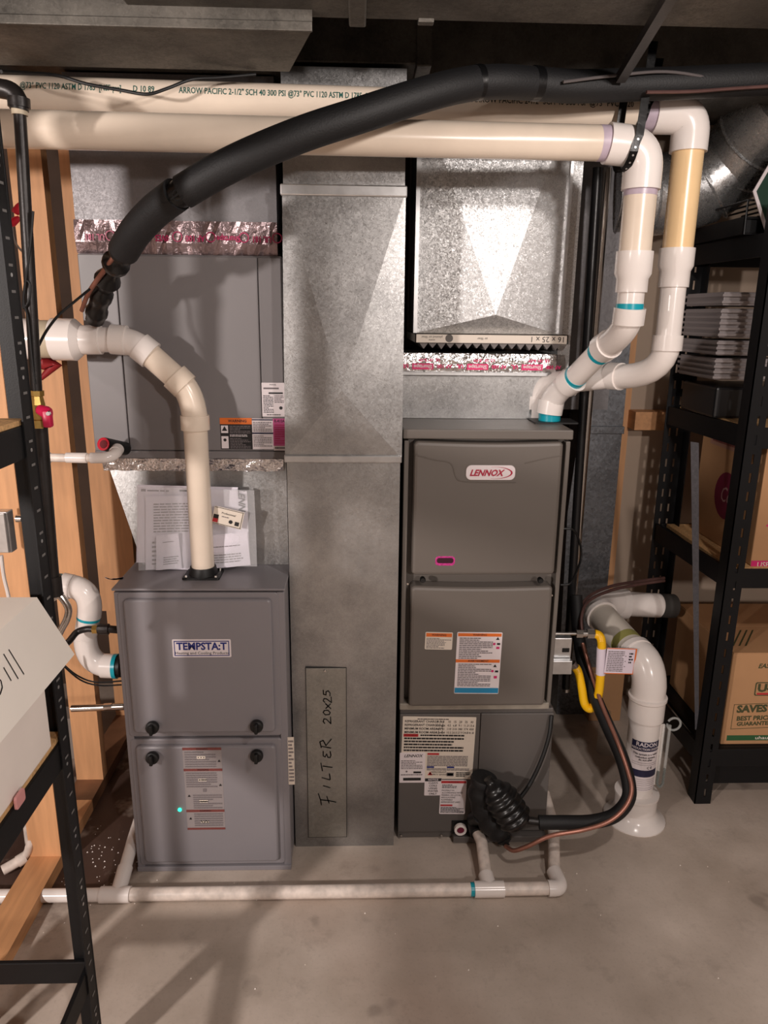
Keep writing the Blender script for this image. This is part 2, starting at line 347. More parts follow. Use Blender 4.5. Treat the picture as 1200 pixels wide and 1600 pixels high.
# ================================================================ LEFT FURNACE
YT = 1.74; TX0, TX1 = -.612, -.187; TZ = .831
t = thing('furnace', 'grey two-door furnace with blue lettered badge, left of the tall metal duct', 'furnace', ((TX0+TX1)/2, YT+.3, 0))
B = MB(); B.box(TX0, TX1, YT+.012, 2.40, .012, TZ, M_temp, .004)
B.box(TX0, TX0+.02, YT, YT+.014, .012, TZ-.006, M_temp, .002).box(TX1-.02, TX1, YT, YT+.014, .012, TZ-.006, M_temp, .002)
B.box(TX0, TX1, YT-.006, YT+.02, 0, .014, M_temp, .002).box(TX0-.002, TX1+.002, YT-.008, 2.40, TZ, TZ+.006, M_temp, .002)
B.build('cabinet', t)
def door(z0, z1, name):
    cx = (TX0+TX1)/2-.004; wd = TX1-TX0-.034
    B = MB(); B.panel((cx, YT-.002, (z0+z1)/2), X_, Z_, wd+.01, z1-z0, M_temp, .01, .012, .003); B.panel((cx, YT-.013, (z0+z1)/2), X_, Z_, wd-.022, z1-z0-.03, M_temp, .012, .012, .006)
    return B.build(name, t)
ZM = P(300, 1152, YT).z
ud = door(ZM+.004, TZ-.006, 'upper_door'); ld = door(.018, ZM-.004, 'lower_door')
def knob(px, py, parent):
    o = P(px, py, YT-.013); B = MB()
    B.lathe([(0, .012), (.006, .0165), (.012, .0175), (.018, .0165), (.02, .012)], o, -Y_, M_rub, 20); B.panel(o-Y_*.031, X_, Z_, .009, .028, M_rub, .003, .012, .002)
    return B.build('latch_knob', parent)
for q in ((240, 1133), (402, 1131)): knob(*q, ud)
for q in ((240, 1180), (402, 1177)): knob(*q, ld)
sticker(t, 'badge', frame(269, 999, 361, 1027, YT-.0135), W_, [('bar', .03, .08, .97, .92, BL_), ('bar', .045, .13, .955, .87, W_), ('text', 'TEMPSTA:T', .5, .40, .56, BL_, dict(weight=.035, sx=.92)), ('text', 'Heating and Cooling Products', .5, .76, .2, K_, dict(sx=1.12, weight=.01))], .003)
sticker(t, 'warning_label', frame(288, 1168, 349, 1296, YT-.0135), SIL_, [('bar', 0, 0, 1, .03, DM_), ('bar', 0, .25, 1, .28, DM_), ('bar', 0, .75, 1, .78, DM_), ('bar', 0, .975, 1, 1, DM_), ('text', 'WARNING', .5, .017, .025, K_), ('text', 'WARNING', .5, .265, .025, K_), ('text', 'WARNING', .5, .765, .025, K_),
    ('lines', .05, .04, .85, .24, 7, G_), ('lines', .05, .29, .85, .48, 7, G_), ('lines', .2, .56, .95, .74, 7, G_), ('lines', .2, .79, .95, .96, 6, G_)]
    + [('bar', .36, y-.016, .58, y+.016, CR_) for y in (.115, .385, .645, .9)] + [('disc', x, y, .007, K_) for y in (.115, .385, .645, .9) for x in (.4, .47, .54)]
    + [('bar', .47, .49, .56, .53, G_)] + [('tri', x, y, .018, K_) for x, y in ((.93, .16), (.93, .45), (.1, .58), (.1, .86))], .001)
o = P(281, 1265, YT-.0137); B = MB(); B.lathe([(0, .005), (.002, .005), (.0035, .003)], o, -Y_, M_led, 12); B.build('indicator_light', t, label='small green indicator light')
sticker(t, 'side_label', frame(450, 1152, 460, 1226, YT-.0015), CR_, [('lines', .1, .05, .9, .95, 12, G_)], .001)
# ---- exhaust pipe of the left furnace
bx = P(318, 899, Z=TZ+.006); VY = bx.y
t = thing('vent_pipe', 'white plastic vent pipe rising from left furnace top and elbowing to the left', 'pipe', bx)
B = MB(); B.panel(bx+Z_*.006, X_, Y_, .095, .075, M_rub, .006, .006, .002)
for i in (-1, 1):
    for j in (-1, 1): B.lathe([(0, .004), (.004, .003)], bx+V((i*.038, j*.029, .006)), Z_, M_chrome, 8)
B.lathe([(0, .038), (.012, .036), (.022, .033)], bx+Z_*.004, Z_, M_rub); B.build('rubber_flange', t, label='black rubber mounting flange')
r2 = .0295
top = P(304, 660, VY); v0 = V((bx.x, VY, bx.z+.01)); top = V((bx.x, VY, top.z))
B = MB(); B.tube([v0, top], r2, M_pvc); B.build('pipe', t)
e1a = top; cor1 = V((bx.x, VY, P(300, 617, VY).z)); dg0 = P(281, 596, VY); e2 = P(227, 548, VY); cor2 = P(208, 533, VY); hz0 = P(186, 531, VY)
def elbow(pa, c, pb, r, m, t, name='elbow', sock=.036, so=1.2):
    pa, c, pb = V(pa), V(c), V(pb); B = MB(); B.tube(bend(pa, c, pb), r*1.06, m, cap=True)
    d = (c-pa).normalized(); B.ring(pa-d*sock*.5, pa+d*sock*.5, r*so, r*1.0, m); d = (c-pb).normalized(); B.ring(pb-d*sock*.5, pb+d*sock*.5, r*so, r*1.0, m)
    return B.build(name, t)
elbow(e1a, cor1, dg0, r2, M_pvc, t)
MB().tube([dg0, e2], r2, M_pvc).build('pipe', t)
elbow(e2, cor2, hz0, r2, M_pvcw, t)
h1 = P(150, 531, VY); MB().tube([hz0, h1], r2, M_pvcw).build('pipe', t)
h2 = P(126, 531, VY); h3 = P(84, 530, VY); h4 = P(60, 530, VY); h5 = V((-.872, VY, h4.z))
B = MB(); B.ring(h1+X_*.012, h2, r2*1.17, r2, M_pvcw); B.tube([h2+X_*.004, h2-X_*.012, h3], [r2*1.2, r2*1.68, r2*1.68], M_pvcw, 24); B.build('reducer', t)
M_band = mat('putty_band', (196, 182, 158), .5); B = MB(); B.tube([h3+X_*.001, h4], r2*1.5, M_band, 24); B.build('pipe_stub', t)
B = MB(); B.tube([h4, h5], r2*1.62, M_pvcw, 24); B.build('coupling', t)
# ---- left cooling coil cabinet, its plenum and transition
YC = 1.93
cx0, cx1 = P(150, 715, YC).x, P(447, 716, YC).x; cz0, cz1 = P(300, 716, YC).z, P(300, 398, YC).z
t = thing('coil_cabinet', 'grey painted coil cabinet above left furnace, with orange and pink stickers', 'coil cabinet', ((cx0+cx1)/2, YC+.25, cz0))
B = MB(); B.box(cx0, cx1, YC+.004, 2.40, cz0, cz1, M_coil, .003); sx = P(193, 560, YC).x
B.box(cx0, sx-.003, YC-.002, YC+.006, cz0+.002, cz1-.002, M_coil, .002).box(cx0, cx1, YC-.004, YC+.006, cz0, cz0+.02, M_coil, .002); B.build('cabinet', t)
px = P(407, 560, YC).x
B = MB(); B.box(sx, px-.001, YC-.004, YC+.006, cz0+.022, cz1-.004, M_coil, .002); B.build('access_panel', t)
B = MB(); B.box(px+.001, cx1-.002, YC-.002, YC+.006, cz0+.022, cz1-.004, M_coil, .002); B.build('edge_panel', t)
sticker(t, 'rating_label', frame(409, 598, 445, 651, YC-.003), W_, [('text', 'MODEL', .5, .06, .06, K_), ('bar', .08, .14, .75, .19, G_), ('bar', .3, .28, .92, .33, K_), ('lines', .06, .36, .5, .9, 12, K_), ('lines', .55, .36, .95, .6, 5, G_), ('disc', .82, .74, .05, K_), ('lines', .2, .92, .8, .97, 1, K_)], .001)
sticker(t, 'warning_label', frame(344, 653, 394, 702, YC-.0045), K_, [('bar', 0, 0, 1, .2, O_), ('text', 'WARNING', .55, .1, .12, K_, dict(weight=.03)), ('bar', .03, .24, .25, .48, W_), ('bar', .03, .58, .25, .97, W_), ('lines', .3, .24, .95, .5, 5, G_), ('lines', .3, .52, .85, .6, 2, W_), ('lines', .3, .63, .95, .98, 7, G_), ('tri', .14, .36, .1, K_), ('disc', .14, .7, .05, K_)], .001)
sticker(t, 'instruction_label', frame(394, 654, 427, 702, YC-.0045), W_, [('bar', 0, .02, 1, .06, NV_), ('bar', 0, .45, 1, .5, NV_), ('lines', .06, .1, .94, .43, 6, G_), ('lines', .06, .54, .94, .92, 7, G_)], .001)
sticker(t, 'refrigerant_label', frame(427, 654, 447, 704, YC-.0045), W_, [('bar', 0, 0, 1, .85, PK_), ('text', 'R-410A', .5, .08, .13, K_, dict(sx=.8, weight=.02)), ('lines', .1, .17, .9, .8, 9, MG_), ('lines', .1, .88, .95, .96, 1, K_)], .001)
# drain ports on the coil
o = P(190, 694, YC-.02)
B = MB(); B.tube([P(163, 694, YC-.09), P(196, 701, YC-.01)], .017, M_rub); B.lathe([(0, .0165), (.003, .0165), (.0035, .013)], P(162, 694, YC-.092), P(163, 694, YC-.09)-P(196, 701, YC-.01), M_red, 16); B.lathe([(0, .0105), (.0012, .0105)], P(162, 694, YC-.0965), P(163, 694, YC-.09)-P(196, 701, YC-.01), mat('deep_red', (110, 10, 26), .5), 16); B.build('drain_port', t, label='black drain port with red cap')
# plenum above it
YP = 1.95; p0, p1 = P(122, 395, YP).x, P(434, 395, YP).x; pz1 = 2.04
t = thing('supply_plenum', 'dull galvanized plenum box above the grey coil cabinet, behind the black hose', 'duct', ((p0+p1)/2, YP+.2, cz1))
def crossface(B, quad, apex, d, m, back, extra=None):      # face with a cross-break: four creases meet at a proud apex
    a, b, c, e = [V(q) for q in quad]; ap = V(apex)-Y_*d
    B.add([a, b, c, e, ap], [(0, 1, 4), (1, 2, 4), (2, 3, 4), (3, 0, 4)], m)
    q = [V((k.x, back, k.z)) for k in (a, b, c, e)]; B.add([a, b, c, e]+q, [(0, 4, 5, 1), (1, 5, 6, 2), (2, 6, 7, 3), (3, 7, 4, 0), (7, 6, 5, 4)], m)
B = MB(); crossface(B, [(p0, YP, cz1), (p1, YP, cz1), (p1, YP, pz1), (p0, YP, pz1)], P(280, 318, YP), .008, M_spang2, 2.38); B.build('plenum_box', t)
zt = P(300, 347, YP).z
B = MB(); 
N = 40
vs = []; fs = []
rnd = random.Random(5)
for j in range(4):
    for i in range(N+1):
        vs.append((p0+(p1-p0)*i/N, YP-.012+rnd.uniform(-.003, .003)+(.006 if j == 0 else 0), cz1+.001+(zt-cz1)*j/3))
fs = [(j*(N+1)+i, j*(N+1)+i+1, (j+1)*(N+1)+i+1, (j+1)*(N+1)+i) for j in range(3) for i in range(N)]
M_ftape = mat('foil_tape_worn', (150, 132, 134), .3, .8, bump=.8, bscale=60, dist=.004)
B.add(vs, fs, M_ftape); bk = [(q[0], YP-.002, q[2]) for q in vs]; B.add(bk, [f[::-1] for f in fs], M_ftape)
ft = B.build('foil_tape', t)
B = MB(); M_pinkd = mat('ink_tape_pink', (178, 40, 92), .4)
for i, s in enumerate(('UL 181', 'Shurtape', '0VE5', 'AF 100', 'Shurtape', 'UL 181')):
    x = p0+(p1-p0)*(.1+i*.165); z = cz1+(zt-cz1)*.5
    B.text(s, (x, YP-.0165, z), -X_, -Z_, .020, M_pinkd, .03, sx=.8)
    for k in range(12):
        a = 2*math.pi*k/12; a2 = 2*math.pi*(k+1)/12; q = V((x+.038, YP-.0165, z+.003)); B.add([q+V((math.cos(g)*r_, 0, math.sin(g)*r_)) for g, r_ in ((a, .010), (a2, .010), (a2, .0125), (a, .0125))], [(0, 1, 2, 3)], M_pinkd)
B.build('tape_print', ft, label='faded pink printing on the tape')
# transition under the coil
t = thing('duct_transition', 'galvanized tapered transition between left furnace and coil cabinet, behind papers', 'duct', ((cx0+cx1)/2, YC+.2, TZ+.006))
a, b = P(165, 722, YC+.01), P(447, 722, YC+.01); YB = 1.915; zb = TZ+.0065
B = MB(); B.hexa([(P(222, 868, YB).x, YB, zb), (TX1-.006, YB, zb), (TX1-.006, 2.3, zb), (P(222, 868, YB).x, 2.3, zb)], [(a.x, YC+.012, cz0-.001), (b.x, YC+.012, cz0-.001), (b.x, 2.35, cz0-.001), (a.x, 2.35, cz0-.001)], M_gal); B.build('transition_body', t)
B = MB(); rnd = random.Random(9); vs = []
for j in range(3):
    for i in range(31): vs.append((a.x-.006+(b.x-a.x)*i/30, YC+.002-rnd.uniform(0, .004)+j*.003, cz0-.0015-.016*j+rnd.uniform(-.003, .0) * (j == 2)))
B.add(vs, [((j+1)*31+i, (j+1)*31+i+1, j*31+i+1, j*31+i) for j in range(2) for i in range(30)], M_foil); B.build('foil_tape', t)
# ---- document pouch
yD = 1.865; o0 = P(300, 880, Z=TZ+.006)
t = thing('document_pouch', 'clear plastic pouch of printed manuals leaning behind the vent pipe on furnace', 'documents', (P(305, 880, yD).x, yD, TZ+.006))
def sheet(c, y, tilt, lines=None, m=M_paper, name='sheet', wob=.004, lab=None, zlift=0, seed=1):
    q = [P(*k, y) for k in c]    # TL, TR, BR, BL
    B = MB(); N = 8; rnd = random.Random(seed); vs = []
    for j in range(N+1):
        for i in range(N+1):
            u_, v_ = i/N, j/N; p = (q[0]*(1-u_)+q[1]*u_)*(1-v_)+(q[3]*(1-u_)+q[2]*u_)*v_
            p = V((p.x, y+(1-v_)*tilt-wob*math.sin(u_*5+seed)*v_-wob*.5*math.sin(v_*6+seed), max(p.z+zlift, TZ+.0075))); vs.append(p)
    fs = [(j*(N+1)+i, (j+1)*(N+1)+i, (j+1)*(N+1)+i+1, j*(N+1)+i+1) for j in range(N) for i in range(N)]
    B.add(vs, fs, m); bk = [p+V((0, .0012, 0)) for p in vs]; B.add(bk, [f[::-1] for f in fs], m)
    def at(u_, v_):
        i, j = min(int(u_*N), N-1), min(int(v_*N), N-1); fu, fv = u_*N-i, v_*N-j; g = lambda a_, b_: vs[b_*(N+1)+a_]
        return (g(i, j)*(1-fu)+g(i+1, j)*fu)*(1-fv)+(g(i, j+1)*(1-fu)+g(i+1, j+1)*fu)*fv-Y_*.0008
    if lines:
        for (x0, y0, x1, y1, n, mk) in lines:
            for k in range(n):
                y_ = y0+(y1-y0)*k/max(n, 1); h = (y1-y0)/n*.45; x = x0; e = x1-rnd.random()*.15*(x1-x0)
                while x < e-.01:
                    l = min(rnd.uniform(.04, .12), e-x); B.add([at(x, y_+h), at(x+l, y_+h), at(x+l, y_), at(x, y_)], [(0, 1, 2, 3)], mk); x += l+.012
    return B, at
B, _ = sheet([(211, 760), (370, 764), (372, 880), (214, 878)], yD+.012, .02, [(.1, .06, .35, .1, 1, G_), (.42, .05, .52, .1, 1, K_), (.57, .05, .68, .1, 1, K_), (.04, .05, .09, .12, 1, G_)], seed=2); B.build('sheet', t)
B, _ = sheet([(224, 778), (330, 776), (325, 890), (228, 893)], yD+.004, .018, [(.12, .1, .9, .5, 11, G_), (.7, .05, .95, .3, 4, K_), (.1, .6, .4, .95, 6, G_)], seed=3); B.build('sheet', t)
B, at_ = sheet([(320, 768), (384, 770), (391, 882), (322, 886)], yD+.002, .018, [(.15, .62, .9, .66, 1, G_), (.1, .86, .9, .96, 3, G_)], seed=4)
B.text('LENNOX', at_(.86, .2)-Y_*.002, -Z_, X_, .024, K_, .03, .3); B.build('sheet', t)
B, _ = sheet([(322, 838), (386, 832), (391, 884), (322, 888)], yD-.006, .006, [(.1, .35, .9, .4, 1, G_), (.1, .6, .9, .9, 4, G_)], seed=6); B.build('sheet', t)
B, _ = sheet([(243, 838), (278, 834), (284, 888), (244, 890)], yD-.004, .006, [(.3, .2, .8, .25, 1, G_), (.3, .65, .9, .9, 4, G_)], seed=7); B.build('sheet', t)
B, _ = sheet([(208, 762), (396, 768), (402, 884), (218, 890)], yD-.012, .016, m=M_poly, seed=8, wob=.006); B.build('plastic_bag', t, label='clear crinkled plastic bag')
cen = P(356, 809, yD-.02); ca = math.radians(-14)
sticker(t, 'business_card', (cen, V((math.cos(ca), 0, math.sin(ca))), V((-math.sin(ca), 0, math.cos(ca))), .078, .047), CR_, [('bar', .02, .03, .98, .06, K_), ('bar', .02, .94, .98, .97, K_), ('bar', .95, .03, .97, .97, K_), ('bar', .03, .45, .2, .68, K_), ('bar', .03, .68, .2, .9, R_), ('text', 'Professional', .5, .3, .16, K_, dict(shear=.2)), ('lines', .3, .45, .75, .55, 1, G_), ('disc', .62, .7, .11, K_), ('bar', .76, .62, .9, .85, K_)], .001, label='cream business card with small black and red print')
# ================================================================ CENTRE DUCT
YD = 1.827
zmid = P(536, 717, YD).z; zb_ = P(539, 297, YD).z; dx0, dx1 = P(462, 1322, YD).x, P(615, 1321, YD).x; ux0, ux1 = P(441, 310, YD).x, P(634, 310, YD).x
t = thing('return_duct', 'tall galvanized return duct standing between the two furnaces, marked with handwriting', 'duct', ((dx0+dx1)/2, YD+.25, 0))
B = MB(); crossface(B, [(dx0, YD, .0), (dx1, YD, .0), (dx1, YD, zmid), (dx0, YD, zmid)], P(540, 1045, YD), .006, M_gal, 2.4); B.build('lower_section', t)
B = MB(); crossface(B, [(dx0-.004, YD, zmid), (dx1+.004, YD, zmid), (ux1, YD, zb_), (ux0, YD, zb_)], P(534, 610, YD), .009, M_gal, 2.4); B.build('upper_section', t)
B = MB(); B.box(ux0+.002, ux1-.002, YD+.008, 2.4, zb_, 2.03, M_gal); B.build('top_section', t)
B = MB(); B.box(dx0-.006, dx1+.004, YD-.007, YD+.02, zmid-.009, zmid+.010, M_edge, .003); B.build('drive_cleat', t)
B = MB(); B.box(ux0-.004, ux1+.003, YD-.007, YD+.02, P(539, 307, YD).z, P(539, 289, YD).z, M_edge, .003); B.build('drive_cleat', t)
fo = frame(478, 1044, 541, 1308, YD-.0085); B = MB(); B.panel(fo[0], fo[1], fo[2], fo[3], fo[4], galv('zinc_plate', (158, 156, 150), .45, 170, .06, .04, .8, .15), .001, .008, .0008)
fd = B.build('filter_door', t, label='flat metal filter door with black handwriting')
B = MB(); 
B = MB(); o_, r_v, u_v, w_d, h_t = fo; M_gap = mat('door_seam', (52, 50, 48), .7)
for xa, xb, za, zb_q in ((-w_d/2-.0014, w_d/2+.0014, h_t/2, h_t/2+.0016), (-w_d/2-.0014, w_d/2+.0014, -h_t/2-.0016, -h_t/2), (-w_d/2-.0016, -w_d/2, -h_t/2, h_t/2), (w_d/2, w_d/2+.0016, -h_t/2, h_t/2)): B.box(o_.x+xa, o_.x+xb, YD-.0078, YD+.002, o_.z+za, o_.z+zb_q, M_gap)
B.build('seam', fd)
B = MB(); q = P(508, 1048, YD-.009); B.lathe([(0, .0045), (.003, .003)], q, -Y_, M_chrome, 8); B.build('screw', t)
# handwriting drawn as pen strokes reading upwards
B = MB(); M_pen = mat('marker_ink', (26, 26, 28), .5)
def stroke(pts, r=.0014):
    q = [P(*p, YD-.0095) for p in pts]
    for a_, b_ in zip(q, q[1:]):
        d = (b_-a_); nn = V((-d.z, 0, d.x)).normalized()*r; e = d.normalized()*r*.5; B.add([a_-nn-e, b_-nn+e, b_+nn+e, a_+nn-e], [(0, 1, 2, 3), (3, 2, 1, 0)], M_pen)
HAND = {'F': [[(.1, 0), (.25, .45), (.35, 1)], [(-.2, .95), (.3, 1), (1, 1.15)], [(0, .45), (.7, .6)]], 'I': [[(0, 0), (.35, 1)]],
  'L': [[(.35, 1), (.05, .1), (.1, 0), (.9, .1)]], 'T': [[(.3, 0), (.55, .9)], [(-.3, .95), (1.1, 1.1)]],
  'E': [[(.9, 1), (.25, 1), (.1, .75), (.55, .55), (.05, .4), (0, .1), (.35, 0), (.9, .1)]], 'R': [[(0, 0), (.2, 1)], [(.05, 1), (.7, 1.15), (.85, .8), (.25, .5)], [(.3, .5), (1, -.05)]],
  '2': [[(.05, .8), (.3, 1), (.7, .9), (.65, .6), (.0, 0), (1, .05)]], '0': [[(.5, 1), (.1, .7), (.15, .15), (.5, 0), (.9, .35), (.85, .85), (.5, 1)]], 'x': [[(.1, .8), (.9, .05)], [(.95, .85), (.05, 0)]],
  '5': [[(.95, 1), (.3, .95), (.2, .6), (.7, .6), (.85, .3), (.5, .02), (.05, .05)]]}
def write(word):
    for ch, y0, wd, xb, h in word:
        for st_ in HAND[ch]: stroke([(xb-v_*h, y0-u_*wd) for u_, v_ in st_])
write((('F', 1255, 15, 525, 24), ('I', 1231, 9, 516, 11), ('L', 1219, 11, 516, 13), ('T', 1202, 9, 519, 16), ('E', 1184, 11, 517, 12), ('R', 1169, 14, 517, 15))); B.build('handwriting', fd, label='black marker lettering reading FILTER'); B = MB()
write((('2', 1131, 11, 517, 12), ('0', 1118, 9, 516, 11), ('x', 1108, 9, 517, 10), ('2', 1098, 9, 518, 13), ('5', 1088, 10, 516, 11))); B.build('handwriting', fd, label='black marker lettering reading 20x25')
# ================================================================ RIGHT FURNACE
YL = 1.851; LX0, LX1 = .114, .541; LZ0, LZ1 = .428, 1.222
t = thing('furnace', 'taupe furnace with oval red logo badge, right of the tall metal duct', 'furnace', ((LX0+LX1)/2, YL+.3, LZ0))
B = MB(); B.box(LX0, LX1, YL+.03, 2.5, LZ0+.004, LZ1-.03, M_len).box(LX0, LX0+.012, YL, YL+.05, LZ0+.01, LZ1-.03, M_len, .002).box(LX1-.012, LX1, YL, YL+.05, LZ0+.01, LZ1-.03, M_len, .002)
B.build('cabinet', t)
B = MB(); B.box(LX0-.004, LX1+.004, YL-.006, 2.5, P(760, 686, YL).z, LZ1, M_len, .003); B.build('lid', t)
B = MB(); B.box(LX0, LX1-.004, YL-.004, YL+.04, LZ0+.002, LZ0+.022, mat('taupe_worn', (150, 142, 130), .5, noise=.15, nscale=30), .003); B.build('base_rail', t)
def ldoor(y0, y1, name):
    a_, b_ = P(647, y0, YL-.02), P(881 if name == 'upper_door' else 866, y1, YL-.02); x0, x1 = LX0+.024, LX1-.022; z1, z0 = a_.z, b_.z; cx = (x0+x1)/2
    B = MB(); N = 12; seg = []
    # outline: rounded rectangle whose top edge bows slightly down in the middle
    rad = .012
    def pt(ins, yo):
        out = []; rr = max(rad-ins, .002)
        for k in range(N+1): u_ = k/N; out.append((x1-rr-ins-(x1-x0-2*rr-2*ins)*u_, yo, z1-ins-.004*math.sin(math.pi*u_)))
        for cxx, czz, st in ((x0+ins+rr, z1-ins-rr, 1), (x0+ins+rr, z0+ins+rr, 2), (x1-ins-rr, z0+ins+rr, 3), (x1-ins-rr, z1-ins-rr, 0)):
            for k in range(1, 5): an = (st+k/4-.0)*math.pi/2; out.append((cxx+rr*math.cos(an), yo, czz+rr*math.sin(an)))
        return out
    R = [pt(0, YL+.028), pt(0, YL-.012), pt(.003, YL-.017), pt(.009, YL-.019)]; n = len(R[0])
    vs = [q for g in R for q in g]; fs = [(i*n+k, i*n+(k+1) % n, (i+1)*n+(k+1) % n, (i+1)*n+k) for i in range(3) for k in range(n)]+[[3*n+k for k in range(n)]]
    B.add(vs, fs, M_len)
    return B.build(name, t), x0, x1, z0, z1
ud, x0, x1, z0, z1 = ldoor(690, 899, 'upper_door'); ldr, *_ = ldoor(917, 1104, 'lower_door')
B = MB()
def crease(pts, r=.0016, y=YL-.0192):
    q = [P(*k, y) for k in pts]; B.tube(smooth(q, 4), r, M_len, 6)
crease([(650, 711), (680, 719), (704, 724), (712, 745), (722, 752), (760, 754), (806, 754)]); crease([(820, 724), (850, 717), (877, 712)])
B.build('embossed_line', ud)
# oval badge
fb = frame(728, 727, 805, 750, YL-.0205); B = MB(); B.panel(fb[0], fb[1], fb[2], fb[3]+.004, fb[4]+.003, mat('badge_rim', (120, 112, 106), .4), .014, .004, .001); B.panel(fb[0]-Y_*.001, fb[1], fb[2], fb[3], fb[4], W_, .0135, .002, .001)
B.text('LENNOX', fb[0]+V((-.012, -.0025, -.001)), X_, Z_, .0225, LM_, .03, .35, .92)
cc = fb[0]+V((.012, -.0023, 0))
for (a0, a1, rx, rz) in ((-105, 105, .044, .0155),):
    M = 22
    for k in range(M):
        g0, g1 = (math.radians(a0+(a1-a0)*(k+i)/M) for i in (0, 1)); th = lambda g: .0002+.0034*max(0, math.cos(g))**1.2+.0005
        f = lambda g, off: cc+V(((rx-off)*math.cos(g)*1.0, 0, (rz-off*.6)*math.sin(g)))
        B.add([f(g0, th(g0)), f(g0, 0), f(g1, 0), f(g1, th(g1))], [(0, 1, 2, 3)], LM_)
B.build('badge', t, label='white oval badge with red lettering')
sw = frame(680, 869, 711, 884, YL-.0196); B = MB(); B.panel(sw[0], sw[1], sw[2], sw[3], sw[4], M_glow, .009, .003, .001); B.panel(sw[0]-Y_*.0007+Z_*.001, sw[1], sw[2], sw[3]*.84, sw[4]*.55, mat('sight_glass', (50, 6, 30), .12), .006, .002, .0006); B.build('sight_window', t, label='oval sight window glowing magenta')
for q in ((660, 904), (843, 905)): B = MB(); B.lathe([(0, .007), (.012, .008), (.016, .006)], P(*q, YL-.004), -Y_, M_rub, 14); B.build('latch', t)
sticker(t, 'warning_sticker', frame(664, 988, 707, 1015, YL-.0202, -1.5), CR_, [('bar', .03, .05, .97, .26, O_), ('text', 'WARNING', .5, .155, .16, K_, dict(weight=.02)), ('lines', .05, .32, .95, .62, 4, G_), ('lines', .05, .62, .72, .95, 4, G_)], .003)
sticker(t, 'warning_label', frame(711, 988, 782, 1084, YL-.0202, -.8), W_, [('bar', .02, .015, .98, .065, O_), ('text', 'WARNING', .5, .04, .042, K_, dict(weight=.02)), ('bar', .0, .435, .98, .485, O_), ('text', 'AVERTISSEMENT', .5, .46, .042, K_, dict(weight=.02)), ('bar', .01, .9, .99, .985, CY_), ('lines', .06, .08, .8, .43, 12, G_), ('lines', .06, .5, .8, .88, 14, G_), ('tri', .9, .1, .03, K_), ('disc', .83, .18, .02, MG_), ('bar', .89, .165, .96, .195, K_), ('bar', .88, .225, .95, .26, MG_), ('tri', .88, .54, .03, K_), ('disc', .83, .62, .02, MG_), ('bar', .89, .61, .96, .64, K_), ('bar', .87, .7, .94, .74, MG_)], .003)
B = MB(); q = [P(x, y, YL+.08) for x, y in ((889, 770), (886, 800), (888, 830), (882, 860), (884, 885), (880, 910), (879, 945))]; xo = LX1+.0015
for a_, b_ in zip(q, q[1:]): wv = .028*(1+.4*math.sin(a_.z*60)); wv2 = .028*(1+.4*math.sin(b_.z*60)); B.add([(xo, YL+.06, b_.z), (xo, YL+.06+wv2, b_.z), (xo, YL+.06+wv, a_.z), (xo, YL+.06, a_.z)], [(0, 1, 2, 3), (3, 2, 1, 0)], M_foil)
B.build('foil_seal', t)
for q in ((637, 912), (635, 1106), (862, 930)): B = MB(); B.lathe([(0, .004), (.0025, .0028)], P(*q, YL-.001), -Y_, M_chrome, 8); B.build('screw', t)
# ---- evaporator case below
EX0, EX1 = .116, .553
t = thing('evaporator_case', 'dark taupe coil case under the right furnace, covered with white label sheets', 'coil cabinet', ((EX0+EX1)/2, YL+.3, 0))
B = MB(); B.box(EX0, EX1, YL+.006, 2.5, 0.002, LZ0, M_case, .003); B.build('case', t)
B = MB(); B.box(EX0, P(747, 1200, YL).x-.001, YL-.002, YL+.008, .028, LZ0-.012, M_case, .002); B.build('front_panel', t)
B = MB(); B.box(P(747, 1200, YL).x+.001, EX1, YL-.002, YL+.008, .028, LZ0-.012, M_case, .002); B.build('front_panel', t)
B = MB(); B.box(P(707, 1300, YL).x, EX1, YL-.022, YL+.01, .004, .024, M_case, .002).box(P(705, 1300, YL).x, P(760, 1300, YL).x, YL-.006, YL+.01, .024, .066, M_rub); B.build('drain_pan', t)
o = P(719, 1294, YL-.012); B = MB(); B.lathe([(0, .018), (.01, .018), (.0105, .011), (.004, .011)], o, -Y_, M_pvcw, 20); B.lathe([(0, .0105), (.001, .0105)], o-Y_*.008, -Y_, mat('port_plug', (110, 20, 50), .5), 16); B.build('drain_port', t, label='white ring of the drain port')
for q in ((627, 1305), (690, 1305)): B = MB(); B.lathe([(0, .004), (.0025, .0028)], P(*q, YL-.003), -Y_, M_chrome, 8); B.build('screw', t)
cap = dict(sx=.9, align='L', weight=.02)
